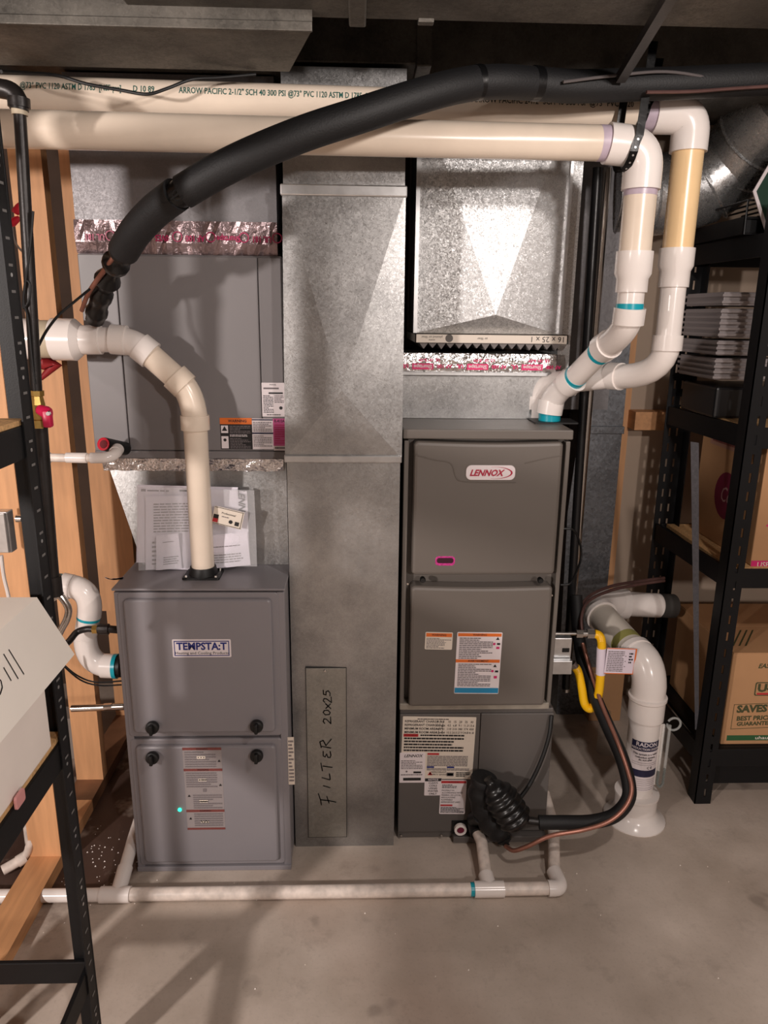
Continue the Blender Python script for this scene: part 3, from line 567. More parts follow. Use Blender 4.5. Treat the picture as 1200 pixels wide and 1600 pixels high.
sticker(t, 'charge_table_label', frame(626, 1120, 741, 1217, YL-.0032, -1.2), CR_, [('lines', .2, .025, .82, .05, 1, K_)]
    + [('text', s, .03, .075+.057*i, .05, K_, cap) for i, s in enumerate(('REFRIGERANT CHARGE (lb)', 'REFRIGERANT CHARGE (kg)', 'MINIMUM ROOM AREA (ft²)', 'MINIMUM ROOM AREA (m²)'))]
    + [('text', s, .48+.077*k, .075+.057*i, .05, K_, dict(sx=.85)) for i, row in enumerate(('4 8 10 15 20 25 30', '1.8 3.6 4.5 6.8 9.1 11.3 13.6', '46 91 110 210 300 374 450', '4.2 8.4 10.5 20.0 27.9 34.8 41.8')) for k, s in enumerate(row.split())]
    + [('bar', .02, .27, .22, .315, R_), ('text', 'WARNING', .12, .293, .04, K_), ('lines', .25, .27, .85, .315, 1, K_), ('lines', .03, .32, .85, .56, 5, K_), ('bar', .36, .575, .52, .605, R_), ('lines', .36, .615, .92, .79, 7, G_), ('bar', .36, .79, .46, .815, BL_), ('bar', .64, .79, .74, .815, BL_), ('lines', .36, .82, .95, .86, 2, G_), ('tri', .41, .915, .04, R_), ('disc', .41, .91, .014, K_), ('text', 'REFRIGERANT', .53, .885, .035, K_), ('text', 'SAFETY GROUP', .53, .925, .035, K_), ('bar', .64, .89, .74, .95, G_), ('bar', .65, .9, .73, .94, CR_), ('lines', .77, .88, .97, .96, 3, K_), ('bar', .88, .29, .96, .37, CR_)], .002)
sticker(t, 'rating_label', frame(624, 1176, 664, 1223, YL-.0042), W_, [('text', 'LENNOX', .52, .11, .13, K_, dict(weight=.02, shear=.3)), ('lines', .06, .24, .9, .55, 6, G_), ('disc', .28, .62, .03, G_), ('bar', .55, .62, .85, .68, K_), ('lines', .06, .7, .9, .76, 1, G_), ('bar', .15, .83, .85, .92, K_)], .002)
sticker(t, 'notice_label', frame(663, 1216, 690, 1243, YL-.0042), W_, [('bar', .02, .0, .98, .17, K_), ('text', 'NOTICE', .5, .085, .14, W_, dict(weight=.02))] + [('text', s, .5, .27+.155*i, .15, K_, dict(weight=.01)) for i, s in enumerate(('CLEAN', 'COILS', 'USING', 'WATER', 'ONLY'))], .002)
sticker(t, 'warning_label', frame(687, 1219, 728, 1272, YL-.0046, -1), W_, [('bar', .02, .02, .98, .09, R_), ('text', 'WARNING', .5, .055, .055, K_), ('lines', .06, .12, .62, .24, 3, K_)] + [('text', s, .06, .3+.068*i, .06, K_, dict(sx=.9, align='L')) for i, s in enumerate(('PROPERLY IN', 'ACCORDANCE WITH', 'FEDERAL OR LOCAL', 'REGULATIONS.', 'FLAMMABLE', 'REFRIGERANT USED.'))] + [('bar', .04, .71, .5, .755, R_), ('lines', .05, .78, .95, .96, 5, K_)], .004)
# ---- right plenum, transition, filter
YQ = 2.06
t = thing('supply_plenum', 'bright spangled galvanized plenum with V-shaped crease, over the right furnace', 'duct', (P(770, 530, YQ).x, YQ+.2, P(770, 520, YQ).z))
a, b = P(650, 520, YQ), P(873, 520, YQ); z0 = a.z
B = MB(); crossface(B, [(a.x, YQ, z0), (b.x, YQ, z0), (b.x, YQ, 2.04), (a.x, YQ, 2.04)], P(771, 492, YQ), .034, M_spang, 2.45); B.build('plenum_box', t)
c = P(888, 520, YQ+.004); B = MB(); B.box(b.x-.001, b.x+.006, YQ-.010, YQ+.004, z0+.0, 2.04, M_edge); B.build('corner_seam', t)
B = MB(); B.box(a.x-.008, a.x+.002, YQ-.008, YQ+.004, z0, 2.04, M_edge); B.build('corner_seam', t)
B = MB(); B.box(b.x+.006, c.x+.012, YQ+.02, 2.45, z0-.1, 2.04, M_spang); B.build('side_panel', t)
# filter slid into the slot
f0, f1 = P(649, 521, YQ-.02), P(887, 538, YQ-.02)
t = thing('air_filter', 'cardboard-framed pleated air filter slid between plenum and furnace, size printed upside down', 'filter', ((f0.x+f1.x)/2, YQ+.1, f1.z-.02))
fz1, fz0 = P(649, 521, YQ-.02).z, P(649, 535, YQ-.02).z
B = MB(); B.box(f0.x, f1.x+.0, YQ-.02, YQ-.017, fz0, fz1, CR_).box(f0.x, f1.x, YQ-.02, 2.4, fz1-.002, fz1, M_boxw).box(f0.x, f0.x+.003, YQ-.02, 2.4, fz0, fz1, M_boxw).box(f1.x-.003, f1.x, YQ-.02, 2.4, fz0, fz1, M_boxw)
fm = B.build('frame', t)
B = MB(); cz = (fz0+fz1)/2; yy = YQ-.0206
B.text('16 x 25 x 1', (f1.x-.012, yy, cz), -X_, -Z_, .021, K_, 0, align='L'); M_inkf = mat('ink_filter', (92, 86, 82), .6)
B.text('pleated air filter', (f0.x+.045, yy, cz+.003), -X_, -Z_, .009, M_inkf, 0); B.text('www', (f0.x+.045, yy, cz-.005), -X_, -Z_, .008, M_inkf, 0)
for k in range(16): g0, g1 = 2*math.pi*k/16, 2*math.pi*(k+1)/16; q = V((f0.x+.092, yy, cz)); B.add([q, q+V((math.cos(g0)*.0105, 0, math.sin(g0)*.0105)), q+V((math.cos(g1)*.0105, 0, math.sin(g1)*.0105))], [(0, 1, 2)], M_inkf)
B.text('air filter', (P(752, 528, YQ).x, yy, cz), -X_, -Z_, .009, M_inkf); B.build('printing', fm)
B = MB(); n = 16
for i in range(n):
    xa = f0.x+.012+(f1.x-f0.x-.03)*i/n; xb = f0.x+.012+(f1.x-f0.x-.03)*(i+.5)/n; xc = f0.x+.012+(f1.x-f0.x-.03)*(i+1)/n; rr = rnd.uniform(-.003, .002)
    B.add([(xa, YQ-.012, fz0-.001), (xb, YQ-.012, fz0-.016+rr), (xc, YQ-.012, fz0-.001), (xa, 2.38, fz0-.001), (xb, 2.38, fz0-.016+rr), (xc, 2.38, fz0-.001)], [(0, 1, 2), (0, 3, 4, 1), (1, 4, 5, 2), (5, 4, 3)], mat('filter_media', (120, 114, 112), .8))
B.build('pleated_media', t)
B = MB(); B.box(f0.x-.005, f1.x-.03, YQ-.005, YQ+.01, P(760, 552, YQ).z, fz0-.001, M_hole); B.build('slot_shadow_gap', t) if False else None
# transition between filter and furnace
a, b = P(636, 553, YQ-.03), P(868, 585, YQ-.03); g0, g1 = P(633, 657, YQ), P(868, 657, YQ)
t = thing('duct_transition', 'short galvanized collar with pink-printed foil tape on top of right furnace', 'duct', ((a.x+b.x)/2, YQ+.2, LZ1))
z1 = a.z; B = MB(); B.box(LX0+.002, b.x, YQ-.012, 2.45, LZ1+.001, z1, M_gal); B.build('collar_body', t)
B = MB(); B.box(LX0, b.x+.004, YQ-.026, YQ+.0, P(750, 588, YQ-.03).z, P(750, 584, YQ-.03).z+.004, M_edge, .002); B.build('flange', t)
B = MB(); rnd = random.Random(11); vs = []; N = 44; zt0, zt1 = P(750, 585, YQ-.03).z, z1+.002
for j in range(4):
    for i in range(N+1): vs.append((LX0-.001+(b.x+.003-LX0)*i/N, YQ-.022-rnd.uniform(0, .0022)+(.004 if j in (0, 3) else 0), zt0+(zt1-zt0)*j/3))
B.add(vs, [(j*(N+1)+i, j*(N+1)+i+1, (j+1)*(N+1)+i+1, (j+1)*(N+1)+i) for j in range(3) for i in range(N)], M_foil); B.add([(q[0], YQ-.013, q[2]) for q in vs], [((j+1)*(N+1)+i, (j+1)*(N+1)+i+1, j*(N+1)+i+1, j*(N+1)+i) for j in range(3) for i in range(N)], M_foil); ft = B.build('foil_tape', t)
B = MB(); zc = P(750, 573, YQ-.03).z; yy = YQ-.0247; n = 3
M_hot = mat('ink_hot_pink', (226, 40, 112), .4)
for i in range(3):
    x = LX0+.065+i*.15; B.box(x-.036, x+.022, yy, yy+.0004, zc-.009, zc+.007, M_hot); B.text('Shurtape', (x-.007, yy-.0005, zc-.001), -X_, -Z_, .014, W_, .02)
    B.text('AF 100', (x+.052, yy-.0003, zc), -X_, -Z_, .014, M_hot, .03); B.text('UL 181 B-FX', (x+.01, yy-.0003, zc+.017), -X_, -Z_, .011, M_hot, .02)
    B.text('UL', (x-.055, yy-.0003, zc), -X_, -Z_, .015, M_hot, .03)
B.build('tape_print', ft, label='hot pink printing on the foil tape')
# ================================================================ OVERHEAD VENT PIPES
r3 = .0355
# front pipe
YA0, YA1 = 1.585, 1.70
aL = V((-1.3, YA0, P(0, 199, YA0).z)); aR = P(948, 224, YA1); aC = P(1006, 231, YA1)
t = thing('vent_pipe', 'lower of two long cream pipes under the ceiling, elbowing down to the right furnace', 'pipe', P(858, 660, Z=LZ1))
MB().tube([aL, aR], r3, M_pvc, 28).build('pipe', t)
d = (aR-aL).normalized(); MB().tube([aR-d*.02, aR+d*.001], r3*1.008, M_purp, 28).build('primer_stain', t)
dn = V((P(1001, 297, YA1).x, YA1, P(1001, 297, YA1).z)); aC = V((dn.x, YA1, aC.z))
def elbow90(pa, c, pb, r, m, t, ri=.55):
    pa, c, pb = V(pa), V(c), V(pb); d1 = (c-pa).normalized(); d2 = (pb-c).normalized(); B = MB(); ro = r*1.16; k = ro*1.05
    pts = [pa, c-d1*k]+bend(c-d1*k, c, c+d2*k, 10)[1:]+[pb]; B.tube(pts, ro, m, 28); return B.build('elbow', t)
elbow90(aR, aC, dn, r3, M_pvcw, t)
c0 = P(990, 393, YA1); c0 = V((dn.x, YA1, c0.z)); MB().tube([dn+Z_*.01, c0-Z_*.01], r3*.98, M_pvc, 28).build('pipe', t)
MB().tube([dn-Z_*.012, dn+Z_*.001], r3*.995, M_purp, 28).build('primer_stain', t)
z = lambda y: P(988, y, YA1).z
B = MB(); B.tube([(dn.x, YA1, z(393)), (dn.x, YA1, z(428)), (dn.x, YA1, z(436)), (dn.x, YA1, z(457))], [r3*1.13, r3*1.13, r2*1.17, r2*1.17], M_pvcw, 28); B.build('reducer', t)
a1 = V((dn.x, YA1, z(494))); MB().tube([(dn.x, YA1, z(457)), a1], r2, M_pvcw, 24).build('pipe', t)
MB().tube([(dn.x, YA1, z(475)), (dn.x, YA1, z(485))], r2*1.03, M_teal, 24).build('primer_stain', t)
base = P(858, 659, Z=LZ1); bY = base.y
e1 = P(947, 541, YA1+.09); e2_ = P(892, 596, bY-.06); cc1 = V((dn.x, YA1+.005, z(520))); 
elbow(a1, cc1, e1, r2, M_pvcw, t)
MB().tube([e1, e2_], r2, M_pvcw, 24).build('pipe', t)
dd = (e2_-e1).normalized(); MB().tube([e1+dd*.014, e1+dd*.036], r2*1.03, M_teal, 24).build('primer_stain', t); MB().tube([e2_-dd*.034, e2_-dd*.014], r2*1.03, M_teal, 24).build('primer_stain', t)
b1 = V((base.x, bY, LZ1+.04)); el = elbow(e2_, V((base.x+.004, bY, P(862, 615, bY).z)), b1, r2, M_pvcw, t)
B = MB(); B.tube([(base.x, bY, LZ1+.004), b1], r2*1.0, M_teal, 24); B.build('primer_stain', t)
B = MB(); B.panel(base+V((.01, 0, .004)), X_, Y_, .12, .09, M_rub, .004, .004, .001); B.build('rubber_flange', t, label='black rubber flange on furnace lid')
# rear pipe
YB0, YB1 = 1.70, 1.80
bL = V((-1.3, YB0, P(0, 143, YB0).z)); bR = P(1020, 178, YB1); dn2 = P(1075, 238, YB1); bC = V((dn2.x, YB1, bR.z))
t = thing('vent_pipe', 'upper printed cream pipe under the ceiling, elbowing down in front of round duct', 'pipe', V((dn2.x, YB1, 1.4)))
MB().tube([bL, bR], r3, M_pvc, 28).build('pipe', t, label='cream pipe printed with small green lettering')
d = (bR-bL).normalized(); MB().tube([bR-d*.03, bR+d*.001], r3*1.008, M_purp, 28).build('primer_stain', t)
elbow90(bR, bC, dn2, r3, M_pvcw, t)
zz = lambda y: P(1055, y, YB1).z
MB().tube([dn2+Z_*.01, (dn2.x, YB1, zz(388))], r3*.98, M_pvct, 28).build('pipe', t, label='yellowed tan length of pipe')
B = MB(); B.tube([(dn2.x, YB1, zz(388)), (dn2.x, YB1, zz(416)), (dn2.x, YB1, zz(424)), (dn2.x, YB1, zz(449))], [r3*1.13, r3*1.13, r2*1.17, r2*1.17], M_pvcw, 28); B.build('reducer', t)
q1 = V((dn2.x, YB1, zz(536))); MB().tube([(dn2.x, YB1, zz(449)), q1], r2, M_pvcw, 24).build('pipe', t)
qb = V((base.x-.022, bY+.075, LZ1+.045)); q2 = P(962, 588, 1.93); q3 = P(890, 597, 2.02)
elbow(q1, V((dn2.x, YB1+.0, P(1040, 592, YB1).z)), q2, r2, M_pvcw, t)
MB().tube([q2, q3], r2, M_pvcw, 24).build('pipe', t)
elbow(q3, V((qb.x, qb.y, q3.z)), qb, r2, M_pvcw, t); MB().tube([qb, V((qb.x, qb.y, LZ1+.001))], r2*1.05, M_pvcw, 24).build('pipe', t)
# green print along the rear pipe, bent round it
B = MB(); M_ig = mat('ink_pipe_green', (38, 92, 84), .5); M_ib = mat('ink_pipe_dark', (48, 48, 46), .5)
d = (bR-bL).normalized()
def pipetext(t_, px0, px1, size, m, ang=-14):
    B = MB(); x0w, x1w = (P(q, 130, YB0+(YB1-YB0)*q/1020).x for q in (px0, px1)); t0 = (x0w-bL.x)/d.x; vs, fs = glyphs(t_, .012, 0)
    a0, a1 = min(q[0] for q in vs), max(q[0] for q in vs); k = (x1w-x0w)/d.x/(a1-a0); out = []
    for q in vs:
        g = math.radians(ang)-q[1]*size/r3; out.append(bL+d*(t0+(q[0]-a0)*k)+V((0, -math.cos(g), -math.sin(g)))*(r3*1.022))
    B.add(out, fs, m); B.build('pipe_print', t, label='%s lettering on the pipe' % ('small green stencilled' if m is M_ig else 'small dark'))
SZ = .0175
pipetext('@73° PVC 1120 ASTM D 1785  [NSF-pw]', 33, 191, SZ, M_ig); pipetext('D 10 89', 210, 243, SZ, M_ig); pipetext('ARROW PACIFIC 2-1/2" SCH 40 300 PSI', 281, 447, SZ, M_ig); pipetext('@73° PVC 1120 ASTM D 1785  [NSF-pw]', 451, 605, SZ, M_ig); pipetext('ARROW PACIFIC 2-1/2" SCH 40 300 PSI  @73° PVC 1120', 735, 985, SZ, M_ib)
# straps
def strap(name, px, label, ctr, R_, Yc, zt):
    B = MB(); n = 16; vs = []; wd = .009
    pts = [V((ctr.x+.012, Yc+R_+.006, zt))]
    for k in range(n+1):
        a = math.radians(60-k*260/n) if False else math.radians(40)-math.pi*1.45*k/n
        pts.append(V((ctr.x-.010*k/n, Yc-math.cos(a-math.pi/2+.0)*0+math.cos(a)*(R_), ctr.z+math.sin(a)*R_)))
    return pts
def hang(ctr, d, R_, ztop, label):
    # perforated strap: from ztop down the front of the pipe, under it and up behind
    t = thing('pipe_strap', label, 'strap', V((ctr.x, ctr.y, ctr.z-R_)), 'perforated straps')
    pts = [V((ctr.x+.02, ctr.y-R_*.85, ztop)), V((ctr.x+.006, ctr.y-R_, ctr.z+R_*.5))]
    for k in range(11):
        a = math.pi-(-.2)-(math.pi+.4)*k/10; a = math.pi+math.radians(-8+196*k/10)
        pts.append(V((ctr.x-.012*min(1, k/5), ctr.y+math.cos(a)*R_, ctr.z+math.sin(a)*R_)))
    pts.append(V((ctr.x+.0, ctr.y+R_, ztop)))
    B = MB(); w2 = .0085
    for a_, b_ in zip(pts, pts[1:]): 
        B.add([a_-X_*w2, a_+X_*w2, b_+X_*w2, b_-X_*w2], [(0, 1, 2, 3), (3, 2, 1, 0)], M_tape)
        n = (b_-a_).cross(X_).normalized()*.0015; B.add([a_-X_*w2-n, a_+X_*w2-n, b_+X_*w2-n, b_-X_*w2-n], [(3, 2, 1, 0)], M_tape)
    B.build('band', t)
    B = MB(); L_ = 0
    for i in range(len(pts)-1):
        m_ = (pts[i]+pts[i+1])/2; n = (pts[i+1]-pts[i]).cross(X_).normalized(); n = n if n.y < 0 else -n
        if i < 7: B.lathe([(0, .0022), (.0006, .0022)], m_+n*.0015, n, M_edge, 8)
    B.build('hole', t)
hang(P(982, 236, YA1), 0, r3*1.22, 2.04, 'black perforated strap looped under elbow of the lower cream pipe')
hang(P(1001, 178, YB1-.005), 0, r3*1.08, 2.04, 'black perforated strap round the upper cream pipe beside its elbow')
# ================================================================ BLACK INSULATED LINE
t = thing('insulated_line', 'thick black foam-wrapped refrigerant line sweeping from ceiling to left coil', 'hose', P(148, 505, 1.8))
def seg(pts, r, name, m=M_foam, n=6, sg=18):
    q = smooth([P(x, y, yy) for x, y, yy in pts], n); return MB().tube(q, r, m, sg).build(name, t)
seg([(1260, 121, 1.70), (1150, 126, 1.69), (1060, 130, 1.68), (980, 133, 1.67), (900, 135, 1.65), (838, 131, 1.63)], .0305, 'foam_sleeve')
seg([(836, 131, 1.63), (790, 128, 1.60), (748, 129, 1.58)], .0305, 'foam_sleeve')
seg([(746, 129, 1.58), (700, 138, 1.55), (640, 155, 1.52), (560, 181, 1.49), (480, 207, 1.475), (400, 239, 1.47), (340, 268, 1.475), (286, 300, 1.49)], .0305, 'foam_sleeve')
seg([(276, 304, 1.495), (242, 330, 1.53), (212, 362, 1.57), (193, 392, 1.61)], .031, 'foam_sleeve')
seg([(292, 295, 1.49), (268, 312, 1.50)], .026, 'tape_wrap', M_tape); seg([(843, 131, 1.632), (831, 130, 1.627)], .0315, 'tape_wrap', M_tape); seg([(752, 129, 1.582), (742, 129, 1.578)], .0312, 'tape_wrap', M_tape)
pts = smooth([P(x, y, yy) for x, y, yy in ((195, 388, 1.605), (182, 410, 1.65), (168, 438, 1.70), (157, 466, 1.745), (148, 500, 1.79))], 7)
B = MB(); B.tube(pts, [.021+.0045*math.sin(i*1.05)+(.004 if i % 7 < 3 else 0) for i in range(len(pts))], M_tape, 16); B.build('taped_joint', t, label='lumpy black taped lower end')
B = MB(); q = P(277, 305, 1.462)
for k in range(14):
    g0, g1 = 2*math.pi*k/14, 2*math.pi*(k+1)/14; B.bar(q+V((math.cos(g0)*.009, 0, math.sin(g0)*.009)), q+V((math.cos(g1)*.009, 0, math.sin(g1)*.009)), .002, .002, M_rub, Y_)
B.bar(q-V((.012, 0, .008)), q+V((.014, 0, .012)), .003, .003, M_rub, Y_); B.build('cable_tie', t)
seg([(232, 318, 1.53), (212, 344, 1.56), (194, 376, 1.60), (172, 410, 1.63), (140, 455, 1.70), (128, 485, 1.75)], .0052, 'copper_tube', M_cop, 6, 10)
# thermostat wires
def wire(pts, r, label, m=M_rub, name='wire', cat='wire', g=None):
    return solo(MB().tube(smooth([P(x, y, yy) for x, y, yy in pts], 5), r, m, 8), name, label, cat, g)
wire([(2, 112, 1.50), (40, 114, 1.56), (90, 118, 1.63), (135, 131, 1.635), (190, 141, 1.638), (230, 147, 1.632), (262, 138, 1.64), (300, 124, 1.66), (345, 121, 1.67), (400, 116, 1.68)], .0032, 'thin black wire drooping across the print of the upper cream pipe')
wire([(140, 452, 1.66), (118, 470, 1.62), (92, 492, 1.58), (72, 518, 1.54), (58, 545, 1.50)], .0028, 'thin dark wire from the black hose end to the iron gas pipe')
wire([(880, 128, 1.60), (960, 118, 1.62), (1040, 112, 1.64), (1110, 122, 1.66), (1160, 133, 1.68), (1240, 128, 1.7)], .003, 'grey wire lying along the black hose near the ceiling', mat('grey_wire', (86, 80, 80), .5))
wire([(1010, 144, 1.635), (1080, 143, 1.65), (1150, 138, 1.66), (1260, 131, 1.67)], .0035, 'reddish copper tube running under the black hose at right', M_copd, 'copper_tube', 'pipe')
# ================================================================ CEILING DUCTS
t = thing('trunk_duct', 'wide galvanized trunk duct hanging nearest the camera under the ceiling', 'duct', (.8, 1.0, 2.0))
TZD = 2.005; fr_ = P(600, 31, Z=TZD).y; xl = P(212, 28, Z=TZD).x
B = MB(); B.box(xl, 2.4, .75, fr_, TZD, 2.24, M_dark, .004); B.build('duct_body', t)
B = MB(); a = P(545, 20, Z=TZD); B.box(a.x, a.x+.03, .75, fr_+.004, TZD-.012, TZD, M_dark, .003); B.build('cleat', t)
B = MB(); a = P(655, 22, Z=TZD); B.box(a.x, a.x+.028, fr_-.012, fr_+.006, TZD-.006, TZD+.02, M_dark, .002); B.build('cleat', t)
t = thing('offset_duct', 'mottled galvanized duct with slanted end, under ceiling at upper left', 'duct', (-.5, 1.5, 1.975))
ZO = 1.975; n0 = P(0, 30, Z=ZO); n1 = P(488, 46, Z=ZO); n2 = P(452, 112, Z=ZO); n3 = P(0, 112, Z=ZO); n3.x = -.84; n0.x = -.84; f = n1.y
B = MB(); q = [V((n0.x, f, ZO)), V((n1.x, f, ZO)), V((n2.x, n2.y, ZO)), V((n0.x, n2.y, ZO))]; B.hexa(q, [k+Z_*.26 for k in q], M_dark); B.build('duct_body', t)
B = MB(); B.box(n0.x, n1.x, f-.004, f+.004, ZO-.004, ZO+.012, M_dark, .002); B.build('flange', t)
t = thing('flex_connector', 'black ribbed duct collar in the top left corner by the ceiling', 'duct', (-.6, 1.25, 2.0))
B = MB(); B.box(-.84, xl-.012, 1.0, 1.36, 2.012, 2.2, M_dark, .004); B.build('collar', t)
for i in range(24): x = -.83+i*.021; MB().box(x, x+.012, 1.345, 1.375, 2.004, 2.014, M_blk, .003).build('rib', t) if x < xl-.03 else None
t = thing('branch_duct', 'dark duct running behind the cream pipes below the ceiling', 'duct', (.1, 2.2, 2.05))
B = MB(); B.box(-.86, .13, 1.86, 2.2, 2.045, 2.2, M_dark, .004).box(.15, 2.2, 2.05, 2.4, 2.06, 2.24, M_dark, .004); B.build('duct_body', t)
B = MB(); B.box(.125, .16, 1.85, 2.2, 2.04, 2.2, M_dark, .003); B.build('cleat', t)
t = thing('hanger_rod', 'dark square metal hanger slanting down from the trunk duct above the elbows', 'hanger', P(975, 112, 1.62))
B = MB(); B.bar(P(1062, -30, 1.28), P(970, 122, 1.62), .018, .018, M_iron); B.build('rod', t)
# round duct elbow at right
t = thing('round_duct', 'shiny round galvanized duct elbow curving upward beside the tan pipe', 'duct', P(1010, 340, 2.35))
cs = [P(955, 308, 2.40), P(1010, 306, 2.40), P(1058, 302, 2.40), P(1102, 288, 2.39), P(1146, 256, 2.36), P(1180, 216, 2.30), P(1225, 170, 2.22)]
M_rd = galv('zinc_round', (205, 205, 205), .3, 200, .08, .05, .9, .12)
for i in range(len(cs)-1):
    r_ = .118; a_, b_ = cs[i], cs[i+1]; d = (b_-a_).normalized(); B = MB(); B.tube([a_-d*.006, b_+d*.012], [r_, r_*.985], M_rd, 32); B.tube([a_-d*.004, a_+d*.0, a_+d*.004], [r_*1.0, r_*1.05, r_*1.0], M_rd, 32, cap=False); B.build('gore', t)
# ================================================================ LEFT: GAS PIPE, VALVE ETC
YG = 1.47; rg = .0108
t = thing('gas_pipe', 'black iron gas pipe standing in front of studs, with magenta-handled valve', 'pipe', P(80, 900, YG))
MB().tube([P(31, 178, YG), P(57, 612, YG)], rg, M_iron, 16).build('pipe', t)
MB().tube([P(64, 665, YG), P(83, 905, YG)], rg*1.15, M_iron, 16).build('pipe', t)
B = MB(); B.tube([P(-12, 136, YG)]+bend(P(4, 139, YG), P(27, 141, YG), P(30, 165, YG))+[P(30, 172, YG)], rg*1.5, M_iron, 16); B.ring(P(29, 153, YG), P(30, 168, YG), rg*1.75, rg, M_iron, 16); B.build('elbow', t)
MB().tube([P(30, 166, YG), P(31, 180, YG)], rg*1.25, M_band, 16).build('thread_tape', t)
B = MB(); B.tube([P(57, 610, YG), P(57.5, 618, YG), P(57.5, 619, YG), P(59, 632, YG), P(59.5, 640, YG), P(61, 655, YG), P(61, 656, YG), P(62, 668, YG)], [rg*1.35, rg*1.35, rg*1.1, rg*1.35, rg*1.3, rg*1.05, rg*1.4, rg*1.4], M_brass, 8, smooth=False); vb = B.build('valve_body', t, label='brass valve body')
B = MB(); a = P(62, 640, YG-.012); b = P(73, 645, YG-.02); B.tube([a, b, P(80, 645, YG-.02)], [.010, .013, .009], M_mag, 12); B.panel(P(72, 655, YG-.034), X_, Z_, .017, .034, M_mag, .005, .012, .003); B.lathe([(0, .005), (.004, .004)], P(76, 646, YG-.033), -Y_, M_chrome, 8); B.build('valve_handle', t, label='magenta valve handle')
B = MB(); B.tube(smooth([P(x, y, YG-.014) for x, y in ((52, 330), (48, 380), (40, 440), (36, 480), (45, 470), (47, 445), (40, 440), (37, 470), (44, 500), (50, 560), (55, 600))], 5), .0022, M_rub, 8); B.build('taped_wire', t)
MB().tube([P(83, 900, YG), P(86, 930, YG)], .016, M_iron, 14).build('end_cap', t)
# condensate branch with valve, crossing the stud
YW = 1.79
t = thing('condensate_pipe', 'small white pipe crossing the stud below the red cap', 'pipe', P(130, 717, YW))
MB().tube([P(77, 715, YW), P(105, 715.5, YW)], .0105, M_pvcd, 16).build('pipe', t)
B = MB(); B.ring(P(70, 715, YW), P(79, 715, YW), .0128, .01, M_pvcw, 16); B.build('collar', t)
B = MB(); B.ring(P(104, 715, YW), P(136, 715.5, YW), .0128, .0105, M_pvcw, 16); B.build('coupling', t)
MB().tube([P(136, 715.5, YW), P(144, 715.5, YW)], .0105, M_pvcd, 16).build('pipe', t)
B = MB(); B.tube([P(142, 715.5, YW)]+bend(P(160, 715.5, YW), P(180, 714.5, YW), P(183, 703, YW+.045)), .0135, M_pvcw, 16); B.ring(P(180, 707, YW+.03), P(184, 702, YW+.055), .0155, .011, M_pvcw, 16); B.build('elbow', t)
# wire nuts and electrical bits
YN = 1.60
for i, (p, q, l) in enumerate((((32, 318), (22, 336), 'red wire connector pointing up beside the black gas pipe, upper one'), ((30, 340), (16, 350), 'red wire connector at the left, lower of two beside gas pipe'))):
    solo(MB().lathe([(0, .004), (.006, .0065), (.018, .0085), (.022, .007)], P(*p, YN-.02-.01*i), P(*q, YN-.02-.01*i)-P(*p, YN-.02-.01*i), M_red, 10), 'wire_connector', l, 'connector', 'red wire connectors')
wire([(18, 350, YN), (22, 375, YN), (34, 392, YN-.02), (46, 398, YN)], .0022, 'loose grey wire hanging under the red connectors', mat('grey_cable', (150, 142, 136), .5))
t = thing('junction_box', 'galvanized electrical junction box on the stud at left edge', 'electrical box', P(10, 866, 1.68))
a, b = P(-14, 798, 1.68), P(22, 862, 1.68); B = MB(); B.box(a.x, b.x, 1.67, 1.70, b.z, a.z, M_edge, .003); B.build('box_body', t)
B = MB(); B.box(a.x-.004, b.x-.004, 1.664, 1.67, b.z+.002, a.z-.002, M_edge, .002); B.build('cover_plate', t)
q = P(26, 810, 1.68); B = MB(); B.lathe([(0, .009), (.012, .009), (.012, .006), (.03, .006)], q, X_, M_chrome, 12); B.build('connector', t)
wire([(2, 868, 1.66), (6, 900, 1.66), (14, 935, 1.66), (22, 990, 1.66)], .0045, 'white cable dropping from the electrical junction box', M_pvcw, 'cable', 'cable')
solo(MB().tube([P(50, 566, 1.85), P(72, 566, 1.85), P(88, 568, 1.85), P(64, 592, 1.85)], [.012, .02, .014, .005], mat('dull_red', (140, 30, 34), .5), 12), 'red_funnel', 'crumpled dark red plastic cone under the big white coupling', 'plastic piece')
# ---- air intake of left furnace
YI = 1.86
t = thing('intake_pipe', 'white S-shaped intake pipe with teal joints entering left furnace side', 'pipe', P(150, 1060, YI))
k = P(186, 1041, YI)
B = MB(); B.tube([P(190, 1041, YI), P(181, 1041, YI)], r2*1.02, M_rub, 24); B.build('grommet', t); MB().ring(P(184, 1041, YI), P(178, 1041, YI), r2*1.15, r2*.9, M_teal, 24).build('primer_stain', t)
B = MB(); B.ring(P(181, 1041, YI), P(160, 1040, YI), r2*1.12, r2, M_pvcw, 24); B.tube(bend(P(165, 1040, YI), P(134, 1035, YI), P(133, 995, YI), 10), r2*1.03, M_pvcw, 24); B.build('elbow', t)
MB().tube([P(133, 997, YI), P(139, 962, YI)], r2, M_pvcw, 24).build('pipe', t); MB().tube([P(138, 967, YI), P(139, 961, YI)], r2*1.03, M_teal, 24).build('primer_stain', t)
B = MB(); B.tube(bend(P(139, 963, YI), P(146, 922, YI), P(112, 916, YI), 10), r2*1.06, M_pvcw, 24); B.ring(P(112, 917, YI), P(97, 914, YI), r2*1.14, r2, M_pvcw, 24); B.build('elbow', t)
MB().tube([P(100, 914, YI), P(82, 912, YI)], r2*1.0, M_teal, 24).build('primer_stain', t); MB().tube([P(84, 912, YI), P(60, 910, YI)], r2*.98, M_pvcw, 24).build('pipe', t)
